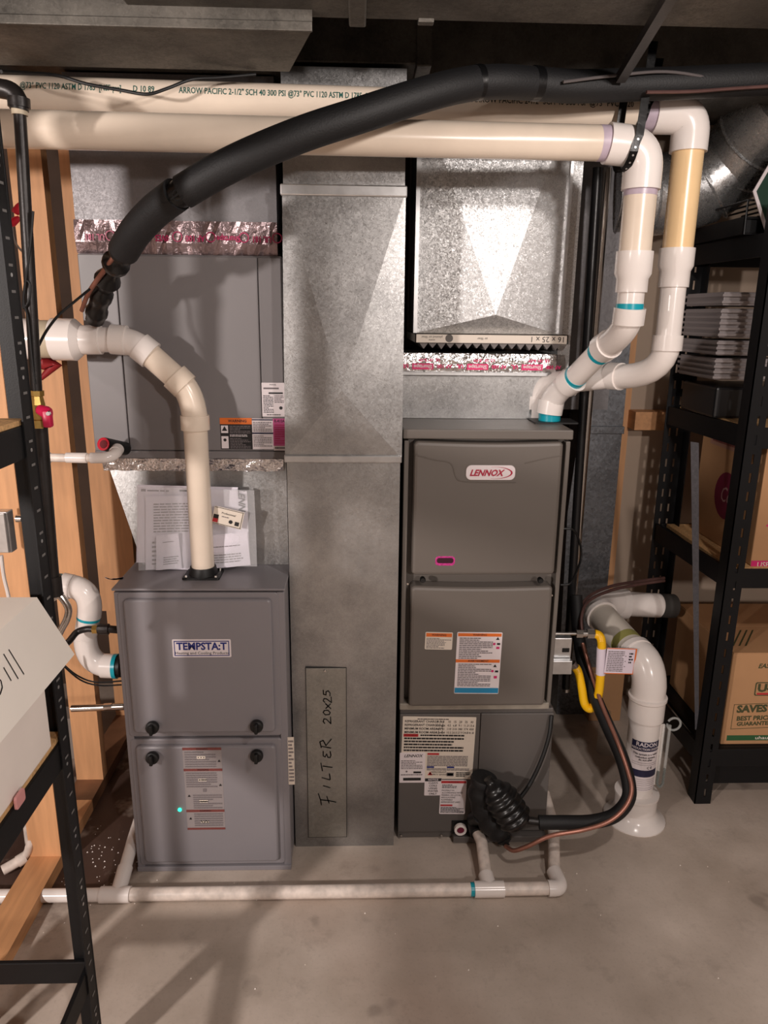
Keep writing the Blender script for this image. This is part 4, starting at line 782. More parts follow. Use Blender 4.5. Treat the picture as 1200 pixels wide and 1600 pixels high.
# gas connector to left furnace
YX = 1.80
t = thing('gas_connector', 'grey flexible gas connector with brass nut joining left furnace above intake', 'pipe', P(140, 985, YX))
pts = smooth([P(x, y, yy) for x, y, yy in ((95, 1013, 1.72), (108, 1002, 1.76), (120, 988, YX), (135, 983, YX), (146, 983, YX))], 5); MB().tube(pts, .0085, M_iron, 12).build('flexible_tube', t)
B = MB(); B.tube([P(145, 983, YX), P(153, 983, YX)], .012, M_brass, 6, smooth=False); B.build('nut', t, label='brass hexagonal nut')
B = MB(); B.tube([P(153, 983, YX), P(156, 983, YX), P(156, 983, YX), P(170, 983, YX), P(170, 983, YX), P(184, 984, YX)], [.0125, .0125, .0145, .0145, .010, .010], M_iron, 12, smooth=False); B.build('coupling', t)
t = thing('steel_loop', 'bright bent steel tube with hex fitting beside the rack post', 'pipe', P(95, 990, 1.49))
MB().tube(smooth([P(x, y, 1.49) for x, y in ((88, 925), (100, 938), (107, 952), (104, 968), (95, 985), (88, 1000))], 5), .0075, M_chrome, 12).build('tube', t)
B = MB(); B.tube([P(80, 932, 1.49), P(92, 922, 1.49)], .014, M_chrome, 6, smooth=False); B.build('fitting', t)
t = thing('conduit', 'short horizontal steel conduit entering the side of left furnace', 'conduit', P(150, 1106, 1.83))
MB().tube([P(112, 1107, 1.83), P(165, 1105, 1.83)], .0095, M_chrome, 14).build('tube', t); B = MB(); B.tube([P(163, 1105, 1.83), P(176, 1104, 1.83)], .0105, M_chrome, 10, smooth=False); B.build('coupling', t); MB().tube([P(174, 1104.5, 1.83), P(194, 1104, 1.83)], .0095, M_chrome, 14).build('tube', t)
wire([(90, 1030, 1.75), (120, 1055, 1.80), (150, 1066, 1.82), (190, 1064, 1.83)], .0022, 'thin black cable sagging under the intake elbow, upper strand'); wire([(92, 1034, 1.75), (125, 1062, 1.80), (155, 1071, 1.82), (190, 1070, 1.83)], .0022, 'thin black cable sagging under the intake elbow, lower strand')
B, _ = sheet([(196, 1118), (210, 1112), (212, 1150), (184, 1148)], 1.80, .0, [(.2, .3, .8, .8, 5, G_)], wob=.01, seed=12); solo(B, 'crumpled_paper', 'crumpled white paper slip stuck beside left furnace door seam', 'paper')
# ================================================================ DRAIN ON THE FLOOR
rd = .0172; zf = rd+.003
m0 = P(-60, 1400, Z=zf); m1 = P(868, 1387, Z=zf); m0.y = m1.y = 1.63
t = thing('drain_pipe', 'scuffed white drain pipe lying across the floor before both furnaces', 'pipe', (.0, 1.63, 0))
xx = lambda px: P(px, 1390, 1.63).x
MB().tube([V((m0.x, 1.63, zf)), V((xx(165), 1.63, zf))], rd, M_pvcw).build('pipe', t); MB().tube([V((xx(200), 1.63, zf)), V((xx(742), 1.63, zf))], rd, M_pvcd).build('pipe', t, label='scuffed dirty white pipe'); MB().tube([V((xx(780), 1.63, zf)), V((xx(862), 1.63, zf))], rd, M_pvcd).build('pipe', t)
wy = P(216, 1325, Z=.07); wy.y = 1.72; wy.x = TX0+.012
B = MB(); B.ring(V((xx(156), 1.63, zf)), V((xx(203), 1.63, zf)), rd*1.2, rd, M_pvcw); B.tube([V((xx(183), 1.63, zf)), V((xx(183), 1.63, zf)).lerp(V((TX0-.025, 1.80, .06)), .45)], rd*1.18, M_pvcw); B.build('wye', t)
MB().tube([V((xx(183), 1.63, zf)).lerp(V((TX0-.025, 1.80, .06)), .4), V((TX0-.025, 1.80, .06)), V((TX0-.022, 1.90, .09))], rd, M_pvcw).build('branch_pipe', t)
B = MB(); B.ring(V((xx(741), 1.63, zf)), V((xx(787), 1.63, zf)), rd*1.22, rd, M_pvcw); B.tube([V((xx(765), 1.63, zf)), V((xx(763), 1.675, zf+.006))], rd*1.2, M_pvcw); B.build('tee', t)
MB().tube([V((xx(735), 1.63, zf)), V((xx(742), 1.63, zf))], rd*1.03, M_teal).build('primer_stain', t)
tp = P(742, 1290, YL-.02); MB().tube([V((xx(763), 1.67, zf+.006)), V((tp.x+.012, YL-.075, .048)), V((tp.x, YL-.03, .062))], rd*.95, M_pvcd).build('riser_pipe', t); MB().ring(V((tp.x+.004, YL-.05, .057)), V((tp.x, YL-.012, .067)), rd*1.3, rd, M_rub).build('rubber_sleeve', t)
B = MB(); q0 = V((xx(858), 1.63, zf)); q1 = V((xx(870), 1.675, zf)); B.ring(V((xx(856), 1.63, zf)), V((xx(866), 1.63, zf)), rd*1.22, rd, M_pvcw); B.tube([V((xx(860), 1.63, zf))]+bend(V((xx(866), 1.63, zf)), V((xx(878), 1.63, zf)), V((xx(876), 1.66, zf)), 8)+[V((xx(874), 1.69, zf+.002))], rd*1.2, M_pvcw); B.build('elbow', t)
MB().tube([V((xx(874), 1.685, zf+.001)), V((EX1+.022, 1.84, .05)), V((EX1+.02, 1.95, .08))], rd*.95, M_pvcd).build('riser_pipe', t)
t2 = thing('floor_pipe', 'small white pipe elbow on floor behind the wooden base plate at left', 'pipe', P(20, 1355, Z=.02))
B = MB(); B.tube([P(4, 1360, Z=.02), P(30, 1345, Z=.03)], .014, M_pvcd); B.tube(bend(P(30, 1345, Z=.03), P(46, 1335, Z=.04), P(46, 1318, Z=.08))+[P(40, 1270, 1.86)], .011, M_pvcd); B.build('pipe', t2); MB().ring(P(27, 1347, Z=.03), P(40, 1339, Z=.035), .0165, .014, M_pvcd).build('collar', t2)
# ================================================================ SUCTION LINE AT THE RIGHT FURNACE
t = thing('suction_line', 'black ribbed foam valve bundle with hose looping up the right furnace side', 'hose', P(790, 1310, 1.77))
a, b = P(762, 1216, 1.765), P(812, 1290, 1.735); B = MB(); pts = []; rr = []
for i in range(61):
    u_ = i/60; pts.append(a.lerp(b, u_)); env = .047*min(1, (math.sin(math.pi*min(1, u_*2.2)/2) if u_ < .45 else 1))*(1 if u_ < .85 else math.cos((u_-.85)/.15*1.1)*.9+.1); rr.append(max(.012, env*(1+.06*math.sin(u_*2*math.pi*7.5))))
B.tube(pts, rr, M_tape, 24); B.build('ribbed_wrap', t, label='ribbed black tape-wrapped bundle')
B = MB(); pts = smooth([P(x, y, yy) for x, y, yy in ((757, 1214, 1.80), (752, 1245, 1.80), (765, 1280, 1.79), (785, 1308, 1.775), (792, 1322, 1.76))], 6); B.tube(pts, [.036+.003*math.sin(i*1.6)-.028*max(0, (i-14)/10) for i in range(len(pts))], M_foam, 18); B.build('foam_wrap', t)
B = MB(); B.tube([P(740, 1280, 1.825), P(750, 1275, 1.79)], .02, M_rub); B.build('foam_plug', t)
B = MB(); B.tube([P(806, 1280, 1.74), P(843, 1284, 1.735)], .011, M_iron, 12); B.build('pipe_stub', t)
pts = smooth([P(x, y, yy) for x, y, yy in ((842, 1285, 1.735), (880, 1285, 1.73), (925, 1284, 1.73), (960, 1274, 1.735), (981, 1250, 1.745), (982, 1222, 1.77), (970, 1180, 1.82), (950, 1135, 1.89), (928, 1085, 1.98), (912, 1040, 2.06), (904, 990, 2.12), (900, 930, 2.16))], 6)
MB().tube(pts, .0195, M_foam, 18).build('foam_sleeve', t)
pts = smooth([P(x, y, yy) for x, y, yy in ((790, 1322, 1.75), (803, 1329, 1.72), (825, 1322, 1.70), (860, 1306, 1.69), (910, 1297, 1.69), (950, 1284, 1.69), (976, 1262, 1.705), (987, 1235, 1.73), (981, 1205, 1.77), (965, 1160, 1.83), (942, 1105, 1.92), (925, 1055, 2.0), (910, 1005, 2.06))], 6)
MB().tube(pts, .0062, M_cop, 12).build('copper_tube', t)
wire([(862, 1118, 1.84), (858, 1150, 1.825), (845, 1190, 1.815), (828, 1225, 1.81), (812, 1248, 1.80)], .0062, 'black cable running down the coil case to the ribbed bundle', M_rub, 'cable', 'cable')
for q, l in ((0, 'upper'), (7, 'lower')):
    wire([(907+q*.4, 985+q, 2.10-q*.004), (906+q*.4, 955+q, 2.14-q*.004), (920, 932+q, 2.18-q*.004), (955, 916+q*.9, 2.22-q*.004), (1000, 908+q*.7, 2.27-q*.004), (1038, 903+q*.6, 2.30-q*.004)], .0052, 'dull copper tube arching over the radon pipe elbow, %s of two' % l, M_copd, 'copper_tube', 'pipe')
wire([(880, 826, 1.95), (896, 828, 1.95), (905, 845, 1.98), (908, 870, 2.0), (900, 895, 1.96), (890, 912, 1.93), (876, 914, 1.93)], .0032, 'thin black cable looping off the side of the right furnace')
# ---- gas valve box and yellow connector
YV = 1.93
t = thing('gas_valve_box', 'small bright steel switch box on right furnace side by yellow connector', 'electrical box', P(882, 1054, YV))
a, b = P(872, 1002, YV), P(894, 1054, YV); x0 = LX1+.001; x1 = P(895, 1030, YV).x; zmid2 = P(880, 1033, YV).z
B = MB(); B.box(x0, x1, YV+.02, YV+.05, zmid2, a.z, M_edge, .002).box(x0, x1, YV, YV+.05, b.z, zmid2, M_edge, .002); B.build('box_body', t)
B = MB(); B.panel(P(884, 1016, YV+.0195), X_, Z_, .022, .014, M_rub, .002, .003, .001); B.build('switch', t)
yp = 1.96
t = thing('gas_connector', 'yellow coated flexible gas connector hanging in a loop beside right furnace', 'pipe', P(920, 1105, yp))
pts = smooth([P(x, y, yy) for x, y, yy in ((928, 990, yp), (936, 993, yp), (940, 1003, yp), (940, 1030, yp), (938, 1060, yp), (935, 1085, yp), (928, 1103, yp), (920, 1107, yp), (913, 1098, yp+.01), (909, 1075, yp+.02), (904, 1052, yp+.03), (899, 1042, yp+.03))], 14)
MB().tube(pts, [.0125+(.0005 if i % 2 else -.0003) for i in range(len(pts))], M_yel, 14).build('flexible_tube', t)
B = MB(); B.tube([P(868, 990, yp), P(903, 990, yp)], .005, M_chrome, 10); B.tube([P(900, 990, yp), P(910, 990, yp)], .0125, M_chrome, 6, smooth=False); B.tube([P(910, 990, yp), P(918, 990, yp)], .0105, M_chrome, 12); B.tube([P(917, 990, yp), P(928, 990, yp)], .0145, M_chrome, 6, smooth=False); B.build('nut', t)
B = MB(); B.tube([P(894, 1036, yp+.03), P(900, 1044, yp+.03)], .012, M_chrome, 6, smooth=False); B.build('nut', t)
M_tag = mat('tag_paper', (226, 214, 226), .5)
sticker(t, 'warning_tag', frame(946, 1013, 993, 1053, yp-.016, -2), M_tag, [('bar', .95, 0, 1, 1, O_), ('bar', 0, .97, 1, 1, O_), ('bar', 0, 0, 1, .03, O_), ('lines', .05, .1, .6, .92, 12, G_), ('lines', .76, .15, .9, .6, 4, K_), ('disc', .65, .3, .02, G_), ('disc', .65, .5, .02, G_), ('disc', .65, .7, .02, G_)], .001)
B = MB(); B.tube([P(940, 1012, yp), P(938.5, 1053, yp)], .0142, M_tag, 14); B.build('tag_wrap', t)
# ================================================================ RADON PIPE
YR = 1.94; rb = P(993, 1275, YR); rx = P(990, 1280, YR).x; R4 = .0455
t = thing('radon_pipe', 'white radon vent pipe with label and gauge, standing on the concrete floor', 'pipe', (rx, YR, 0))
zr = lambda y: P(1000, y, YR).z
B = MB(); B.lathe([(0, .092), (.004, .092), (.018, .072), (.038, .062), (.04, .062), (.085, .062), (.088, .066), (.095, .066), (.097, .05)], (rx, YR, 0), Z_, M_pvcw, 32); B.build('floor_flange', t)
MB().tube([(rx, YR, .08), (rx, YR, zr(1112))], R4, M_pvcw, 32).build('pipe', t)
B = MB(); B.tube([(rx, YR, zr(1120)), (rx, YR, zr(1120)), (rx, YR, zr(1092)), (rx, YR, zr(1090)), (rx, YR, zr(1086)), (rx, YR, zr(1085))], [R4, R4*1.14, R4*1.14, R4*1.22, R4*1.22, R4], M_pvcw, 32); B.build('coupling', t)
u0 = V((rx, YR, zr(1070))); d1 = P(992, 1020, YR+.06); u1 = P(940, 962, YR+.26)
B = MB(); B.tube([V((rx, YR, zr(1088))), u0]+bend(u0, V((rx, YR+.02, zr(1035))), d1, 8)[1:], R4*1.08, M_pvcw, 32); dd = (u1-d1).normalized(); B.ring(d1-dd*.012, d1+dd*.006, R4*1.18, R4, M_pvcw, 32); B.build('elbow', t)
MB().tube([d1, u1], R4, mat('grey_white_pvc', (205, 196, 184), .35), 32).build('pipe', t)
u2 = P(985, 945, YR+.40); u3 = P(1028, 946, YR+.42); uc = P(922, 938, YR+.36)
B = MB(); B.tube(bend(u1, uc, P(968, 943, YR+.39), 8), R4*1.06, M_pvcw, 32); B.ring(u1-dd*.004, u1+dd*.012, R4*1.16, R4, M_pvcw, 32); B.ring(P(960, 943, YR+.39), P(978, 944, YR+.395), R4*1.14, R4, M_pvcw, 32); B.build('elbow', t)
MB().tube([P(970, 943, YR+.39), u3], R4*.93, M_pvcw, 32).build('pipe', t); MB().tube([u3, P(1052, 947, YR+.43)], R4*.92, mat('dark_grey_pipe', (60, 58, 56), .6), 24).build('dark_pipe_end', t)  # white length, then a slightly thinner dark grey length towards the rack
# printed label bent round the pipe
B = MB(); RR = R4*1.012
def arc(z0, z1, a0, a1, m, k=0):
    n = 10; vs = []
    for zq in (z0, z1):
        for i in range(n+1): g = math.radians(a0+(a1-a0)*i/n); vs.append((rx+math.sin(g)*(RR+k*.0004), YR-math.cos(g)*(RR+k*.0004), zq))
    B.add(vs, [(i, i+1, n+2+i, n+1+i) for i in range(n)], m)
def arctext(s, zc, size, m, ang=0, k=2):
    vs, fs = glyphs(s, .02, 0); B.add([(rx+math.sin(math.radians(ang)+q[0]*size/RR)*(RR+k*.0004), YR-math.cos(math.radians(ang)+q[0]*size/RR)*(RR+k*.0004), zc+q[1]*size) for q in vs], fs, m)
zt, zb2 = zr(1147), zr(1222); H = zt-zb2
arc(zb2, zt, -62, 52, W_); arc(zt-H*.19, zt, -62, 52, NV_, 1); arc(zt-H*.71, zt-H*.57, -62, 52, NV_, 1)
arctext('RADON', zt-H*.06, .018, W_, -5); arctext('REDUCTION SYSTEM', zt-H*.145, .0095, W_, -5)
for i, (s, f) in enumerate((('This system is a radon', .25), ('reduction system,', .31), ('do not alter', .36))): arctext(s, zt-H*f, .0085, K_, -5)
arctext('C E', zt-H*.52, .011, K_, 12)
for f in (.42, .46, .76, .80, .84, .88, .93, .97): arc(zt-H*f-.001, zt-H*f, -55, 45, G_, 1)
B.build('printed_label', t, label='white and navy system label')
# U-tube manometer
t2 = t; mx_ = rx+R4+.014; zt_, zb_2 = zr(1128), zr(1222)
B = MB(); pts = [V((mx_-.009, YR-.02, zt_))]+[V((mx_-.009, YR-.02, zb_2+.01))]+bend(V((mx_-.009, YR-.02, zb_2+.008)), V((mx_, YR-.02, zb_2-.014)), V((mx_+.009, YR-.02, zb_2+.008)), 6)+[V((mx_+.009, YR-.02, zt_))]; B.tube(pts, .0045, M_glass, 10); B.build('gauge_tube', t, label='clear U-shaped gauge tube')
B = MB(); z2 = zb_2+.05; pts = [V((mx_-.009, YR-.02, z2))]+bend(V((mx_-.009, YR-.02, zb_2+.008)), V((mx_, YR-.02, zb_2-.014)), V((mx_+.009, YR-.02, zb_2+.008)), 6)+[V((mx_+.009, YR-.02, z2+.01))]; B.tube(pts, .0036, M_fluid, 10); B.build('gauge_fluid', t)
B = MB(); B.box(mx_-.016, mx_-.004, YR-.014, YR-.012, zb_2, zt_, M_pvcw); B.build('gauge_card', t)
B = MB(); q = V((mx_+.02, YR-.02, zt_+.004)); pts = [q+V((math.cos(g)*.02, 0, math.sin(g)*.02)) for g in [math.pi+2*math.pi*k/20*.92 for k in range(21)]]; B.tube(pts, .0036, M_glass, 10); B.build('gauge_loop', t)
# green and white printed band near elbow
B = MB(); q = d1+dd*.03; B.tube([q, q+dd*.03], R4*1.01, mat('band_olive', (150, 146, 84), .5), 32); B.build('printed_band', t)
# clear plastic bottle behind
solo(MB().lathe([(0, .028), (.10, .028), (.13, .012), (.16, .010)], P(972, 1200, Z=0.0)+V((-.03, .1, 0)), Z_, M_glass, 16), 'plastic_bottle', 'clear plastic bottle standing behind the radon pipe', 'bottle')
# ================================================================ BACK RIGHT: gas pipes, back duct
t = thing('back_duct', 'spangled dull galvanized duct against back wall right of the furnace', 'duct', (P(930, 900, 2.55).x, 2.6, 0))
a, b = P(890, 860, 2.55).x, P(954.5, 860, 2.55).x; bdz = P(930, 672, 2.55).z; M_bd = galv('zinc_back', (116, 118, 122), .45, 120, .3, .12, .75, .2)
B = MB(); crossface(B, [(a, 2.55, .0), (b, 2.55, .0), (b, 2.55, bdz), (a, 2.55, bdz)], (a-.02, 2.55, bdz-.30), .006, M_bd, 2.68); B.build('lower_section', t); B = MB(); B.box(a, b, 2.55, 2.68, bdz, 2.04, M_bd); B.build('upper_section', t); B = MB(); B.box(a-.004, b+.004, 2.54, 2.56, bdz-.012, bdz+.014, M_bd, .002); B.build('drive_cleat', t)
for (p, q, m, r_, l) in (((934, 262, 2.22), (884, 1075, 2.22), M_blk, .0135, 'black vertical gas pipe behind the right furnace corner'), ((949, 262, 2.26), (884, 1080, 2.26), M_chrome, .0125, 'bright steel conduit rising beside the black gas pipe')):
    solo(MB().tube([P(*p), P(q[0], q[1], q[2])], r_, m, 16), 'vertical_pipe', l, 'pipe')
t = thing('side_duct', 'galvanized duct panel beside bright plenum behind the front vent pipe', 'duct', (P(900, 450, 2.3).x, 2.35, 1.45))
a, b = P(886, 430, 2.35), P(968, 430, 2.35); B = MB(); B.box(a.x, b.x, 2.35, 2.5, P(930, 640, 2.35).z, 2.04, M_spang2); B.build('duct_body', t)
solo(MB().box(P(925, 1065, 2.5).x, P(975, 1065, 2.5).x, 2.5, 2.56, 0, P(940, 1052, 2.5).z, M_card, .002), 'cardboard_sheet', 'plain brown cardboard carton on the floor behind the radon pipe', 'box')
# ================================================================ LEFT RACK + BOX
RX = -.524; RY = 1.20; RW = .288
t = thing('storage_rack', 'black boltless steel rack in the left foreground with white box', 'rack', (RX-RW/2, .75, 0))
zup = P(15, 660, RY).z; zmd = P(95, 1172, RY).z+.036; zlo = P(60, 1497, RY).z
def post(x, y, sx_, sy_, h, tt, w_=.038, m=M_rack, slots=True, z0=0.):
    B = MB(); B.box(min(x, x+sx_*.0025), max(x, x+sx_*.0025), min(y, y+sy_*w_), max(y, y+sy_*w_), z0, h, m); B.box(min(x, x+sx_*w_), max(x, x+sx_*w_), min(y, y+sy_*.0025), max(y, y+sy_*.0025), z0, h, m)
    B.tube([(x+sx_*.003, y+sy_*.003, z0), (x+sx_*.003, y+sy_*.003, h)], .0042, m, 10)
    p = B.build('post', tt)
    if slots:
        B = MB(); k = z0+.04
        while k < h-.03:
            xx_ = x-sx_*.0006
            B.box(min(xx_, xx_+sx_*.0003), max(xx_, xx_+sx_*.0003), *sorted((y+sy_*.014, y+sy_*.027)), k, k+.004, mat('slot_edge', (120, 118, 116), .5)); k += .0381
            if int(k*100) % 3 == 0: B.lathe([(0, .0032), (.0006, .0032)], (x, y+sy_*.021, k-.012), (-sx_, 0, 0), M_edge, 8)
        B.build('slot', p, kind='stuff')
for (x, y, a_, b_) in ((RX, RY, -1, -1), (RX-RW, RY, 1, -1), (RX, .28, -1, 1), (RX-RW, .28, 1, 1)): post(x, y, a_, b_, 1.83, t, slots=(x == RX and y == RY))
for z in (zlo, zmd, zup, 1.8):
    for (x0_, x1_, y0_, y1_) in ((RX-RW+.003, RX-.003, RY-.012, RY-.003), (RX-.012, RX-.003, .283, RY-.003), (RX-RW+.003, RX-.003, .283, .292), (RX-RW+.003, RX-RW+.012, .283, RY-.003)):
        MB().box(x0_, x1_, y0_, y1_, z-.052, z, M_rack, .002).build('beam', t)
    if z in (zmd, zup): MB().box(RX-RW+.008, RX-.008, .29, RY-.01, z-.002, z+.008, M_chip).build('shelf_board', t)
solo(MB().panel(P(33, 1248, X=RX+.0045), Y_, Z_, .03, .022, mat('pink_sticker', (216, 150, 148), .5), .005, .004, .001), 'price_sticker', 'crumpled pinkish sticker on the edge of the rack beam', 'sticker')
# archive box
bz = zmd+.009; far = RY-.058; near = .78; BX1 = RX-.006; BX0 = RX-RW+.02
t = thing('archive_box', 'white cardboard archive box with flared lid on the left rack shelf', 'box', ((BX0+BX1)/2, (far+near)/2, bz))
hb = P(72, 1045, X=BX1).z-bz; hb = .262
B = MB(); B.box(BX0, BX1, near, far, bz, bz+hb, M_boxg, .003); B.build('box_body', t)
zt1 = bz+hb+.012; sk = .108; fl = .046
B = MB(); q = [V((BX0-.003, near-.003, zt1)), V((BX1+.003, near-.003, zt1)), V((BX1+.003, far+.003, zt1)), V((BX0-.003, far+.003, zt1))]; q2_ = [V((k.x+(fl if k.x > -.7 else -.004), k.y+(.012 if k.y > 1 else -.012), zt1-sk)) for k in q]; th = .003
qi = [k+Z_*-.003 for k in q]; q2i = [V((k.x-(.004 if k.x > -.7 else -.004), k.y-(.004 if k.y > 1 else -.004), k.z)) for k in q2_]
B.add(q+q2_+q2i+qi, [(0, 1, 2, 3), (0, 4, 5, 1), (1, 5, 6, 2), (2, 6, 7, 3), (3, 7, 4, 0), (4, 8, 9, 5), (5, 9, 10, 6), (6, 10, 11, 7), (7, 11, 8, 4), (8, 12, 13, 9), (9, 13, 14, 10), (10, 14, 15, 11), (11, 15, 12, 8), (15, 14, 13, 12)], M_boxw)
ld_ = B.build('lid', t)
# pen strokes "ill" on the flared lid side
up = (q[2]-q2_[2]).normalized(); yv = -Y_; nrm = (-Y_).cross(up).normalized(); nrm = nrm if nrm.x > 0 else -nrm; B = MB()
def lp(px, py): # point of the flared side seen at a pixel
    d = CF+CR*((px-600)/F)-CU*((py-800)/F); tt = (q[2]-EYE).dot(nrm)/d.dot(nrm); return EYE+d*tt+nrm*.0008
for s in ([(13, 1015), (37, 1054)], [(5, 1022), (28, 1061)], [(5, 1043), (17, 1064)], [(-4, 1060), (1, 1064), (3, 1074), (0, 1084), (-5, 1090)]):
    pp = [lp(*k) for k in s]
    for a_, b_ in zip(pp, pp[1:]):
        n_ = (b_-a_).cross(nrm).normalized()*.0011; B.add([a_-n_, b_-n_, b_+n_, a_+n_], [(0, 1, 2, 3), (3, 2, 1, 0)], M_pen)
B.build('handwriting', ld_, label='pencil strokes of handwriting')
# ================================================================ RIGHT RACK + CONTENTS
YF = 2.0; YK = 2.50; FX = P(1084, 1262, YF).x
t = thing('storage_rack', 'black boltless steel rack at right edge holding cardboard cartons', 'rack', (FX+.4, 2.25, 0))
RL = .95; hh = P(1115, 372, YK).z
def bigpost(x, y, sx_, sy_, h, w_=.052):
    B = MB(); B.box(x, x+w_*sx_, y, y+.003*sy_, 0, h, M_rack) if sx_ > 0 and sy_ > 0 else B.box(min(x, x+w_*sx_), max(x, x+w_*sx_), min(y, y+.003*sy_), max(y, y+.003*sy_), 0, h, M_rack)
    B.box(min(x, x+.003*sx_), max(x, x+.003*sx_), min(y, y+w_*sy_), max(y, y+w_*sy_), 0, h, M_rack); p = B.build('post', t); return p
def slots(p, x0_, y_, h, two, m, w_=.052, face=-1):
    B = MB(); k = .05
    while k < h-.05:
        for dx, s in ((.013, .0), (.034, 1.)) if two else ((.026, .6),):
            q = V((x0_+dx, y_+face*.0004, k)); sl = .005*s; e = .0042
            vs = [q+V((-e*.7, 0, -.013)), q+V((e*.7, 0, -.013)), q+V((e+sl, 0, .010)), q+V((e*.4+sl, 0, .015)), q+V((-e*.4+sl, 0, .015)), q+V((-e+sl, 0, .010))]
            B.add(vs, [(0, 1, 2, 3, 4, 5)], m)
        k += .052
    B.build('slot', p, kind='stuff')
M_sl = mat('slot_through', (170, 152, 136), .85)
def punched(x, y, h, w_, cols, face, ret):      # post flange with real punched slots
    B = MB(); e = .0068; xs = [x]+[q for c in cols for q in (x+c-e/2, x+c+e/2)]+[x+w_]; y1 = y+.003*face
    ya, yb = min(y, y1), max(y, y1)
    for k in range(0, len(xs)-1, 2): B.box(xs[k], xs[k+1], ya, yb, 0, h, M_rack)
    for c in cols:
        z = 0.
        while z < h: B.box(x+c-e/2, x+c+e/2, ya, yb, z, min(z+.026, h), M_rack); z += .054
    B.box(x, x+.003, *sorted((y, y+ret*.05)), 0, h, M_rack) if ret > 0 else B.box(x+w_-.003, x+w_, *sorted((y, y+ret*.05)), 0, h, M_rack)
    return B.build('post', t)
punched(FX, YF, 1.8, .052, (.030,), 1, 1)
kx = P(1012, 900, YK).x; punched(kx, YK, hh, .072, (.020, .046), -1, -1)
bigpost(FX+RL, YF, -1, 1, 1.8); bigpost(FX+RL, YK, -1, -1, 1.8)
zA, zBt = P(1160, 890, YF).z, P(1160, 1172, YF).z; zC = P(1150, 650, 2.25).z; zTop = hh-.03
for z in (zBt, zA, zC, zTop):
    MB().box(FX+.003, FX+RL-.003, YF+.003, YF+.012, z-.06, z, M_rack, .002).build('beam', t); MB().box(FX+.003, FX+RL-.003, YK-.012, YK-.003, z-.06, z, M_rack, .002).build('beam', t)
    B = MB(); B.hexa([(FX+.004, YF+.01, z-.06), (FX+.014, YF+.01, z-.06), (FX+.014, YF+.01, z), (FX+.004, YF+.01, z)], [(kx+.004, YK-.01, z-.06), (kx+.014, YK-.01, z-.06), (kx+.014, YK-.01, z), (kx+.004, YK-.01, z)], M_rack); B.build('beam', t)
    MB().box(FX+.02, FX+RL-.02, YF+.014, YK-.014, z-.012, z, M_chip if z in (zC, zA) else M_rack).build('shelf_board', t)
B = MB(); B.box(FX+.06, FX+RL-.02, YF+.03, YF+.034, zBt-.14, zBt-.062, M_rack); B.build('kick_panel', t)
# carton on bottom shelf
cf = YF+.03; zc0 = zBt+.001; cxl = P(1125, 1166, cf).x; zc1 = P(1150, 1022, cf).z
t = thing('carton', 'brown moving carton with green print on the lowest right shelf', 'box', (cxl+.24, cf+.2, zc0))
B = MB(); B.box(cxl, cxl+.46, cf, cf+.40, zc0, zc1, M_card, .003); B.build('carton_body', t)
B = MB(); B.box(cxl+.002, cxl+.458, cf+.002, cf+.199, zc1, zc1+.003, M_card).box(cxl+.002, cxl+.458, cf+.201, cf+.398, zc1, zc1+.003, M_card); fl_ = B.build('flap', t)
B = MB(); zq = zc1+.0036
for i in range(3): y0_ = cf+.03+.022*i; B.add([(cxl+.02+.02*i, cf+.05, zq), (cxl+.026+.02*i, cf+.05, zq), (cxl+.012+.02*i+.1, cf+.17, zq), (cxl+.006+.02*i+.1, cf+.17, zq)][::1], [(0, 1, 2, 3)], OL_)
B.build('flap_print', fl_)
B = MB(); yq = cf-.0006
def ptxt(s, px, py, size, m, **k): B.text(s, V((P(px, py, cf).x, yq, P(px, py, cf).z)), V((1, 0, .03)), Z_, size, m, **k)
ptxt('EASY', 1185, 1041, .021, OL_, shear=.25, weight=.03, align='L')
a, b = P(1181, 1066, cf), P(1181, 1087, cf); B.panel(V((a.x+.09, yq-.0002, (a.z+b.z)/2)), X_, Z_, .18, a.z-b.z, OL_, .006, .002, .0002); B.panel(V((a.x+.09, yq-.0004, (a.z+b.z)/2)), X_, Z_, .172, a.z-b.z-.006, M_card, .005, .002, .0002)
B.text('U-HAUL', V((a.x+.008, yq-.001, (a.z+b.z)/2+.003)), X_, Z_, .036, OL_, .05, align='L', sx=1.2); B.box(a.x+.008, a.x+.17, yq-.0012, yq-.0008, b.z+.004, b.z+.010, R_)
c0, c1 = P(1147, 1101, cf), P(1147, 1139, cf); hB = c0.z-c1.z; xw = .2
for zz_ in (c0.z, c1.z): B.hexa([(c0.x, yq, zz_-.0008), (c0.x+xw, yq, zz_-.0008+.008), (c0.x+xw, yq, zz_+.0008+.008), (c0.x, yq, zz_+.0008)], [(c0.x, yq+.0005, zz_-.0008), (c0.x+xw, yq+.0005, zz_-.0008+.008), (c0.x+xw, yq+.0005, zz_+.0008+.008), (c0.x, yq+.0005, zz_+.0008)], OL_)
B.box(c0.x, c0.x+.0015, yq, yq+.0005, c1.z, c0.z, OL_)
ptxt('SAVES', 1151, 1108.5, .034, OL_, weight=.05, align='L', sx=1.05); ptxt('BEST PRICE', 1151, 1123, .021, OL_, weight=.04, align='L', sx=1.05); ptxt('GUARANTEED', 1151, 1131.5, .0185, OL_, weight=.04, align='L', sx=1.02)
g0, g1 = P(1136, 1149, cf), P(1136, 1157, cf); B.box(g0.x, g0.x+.4, yq, yq+.0005, g1.z, g0.z, GR_); B.text('uhaul.com', V((P(1180, 1152, cf).x, yq-.0004, (g0.z+g1.z)/2)), X_, Z_, .016, CR_, .01, align='L', sx=1.4)
B.build('printing', t)
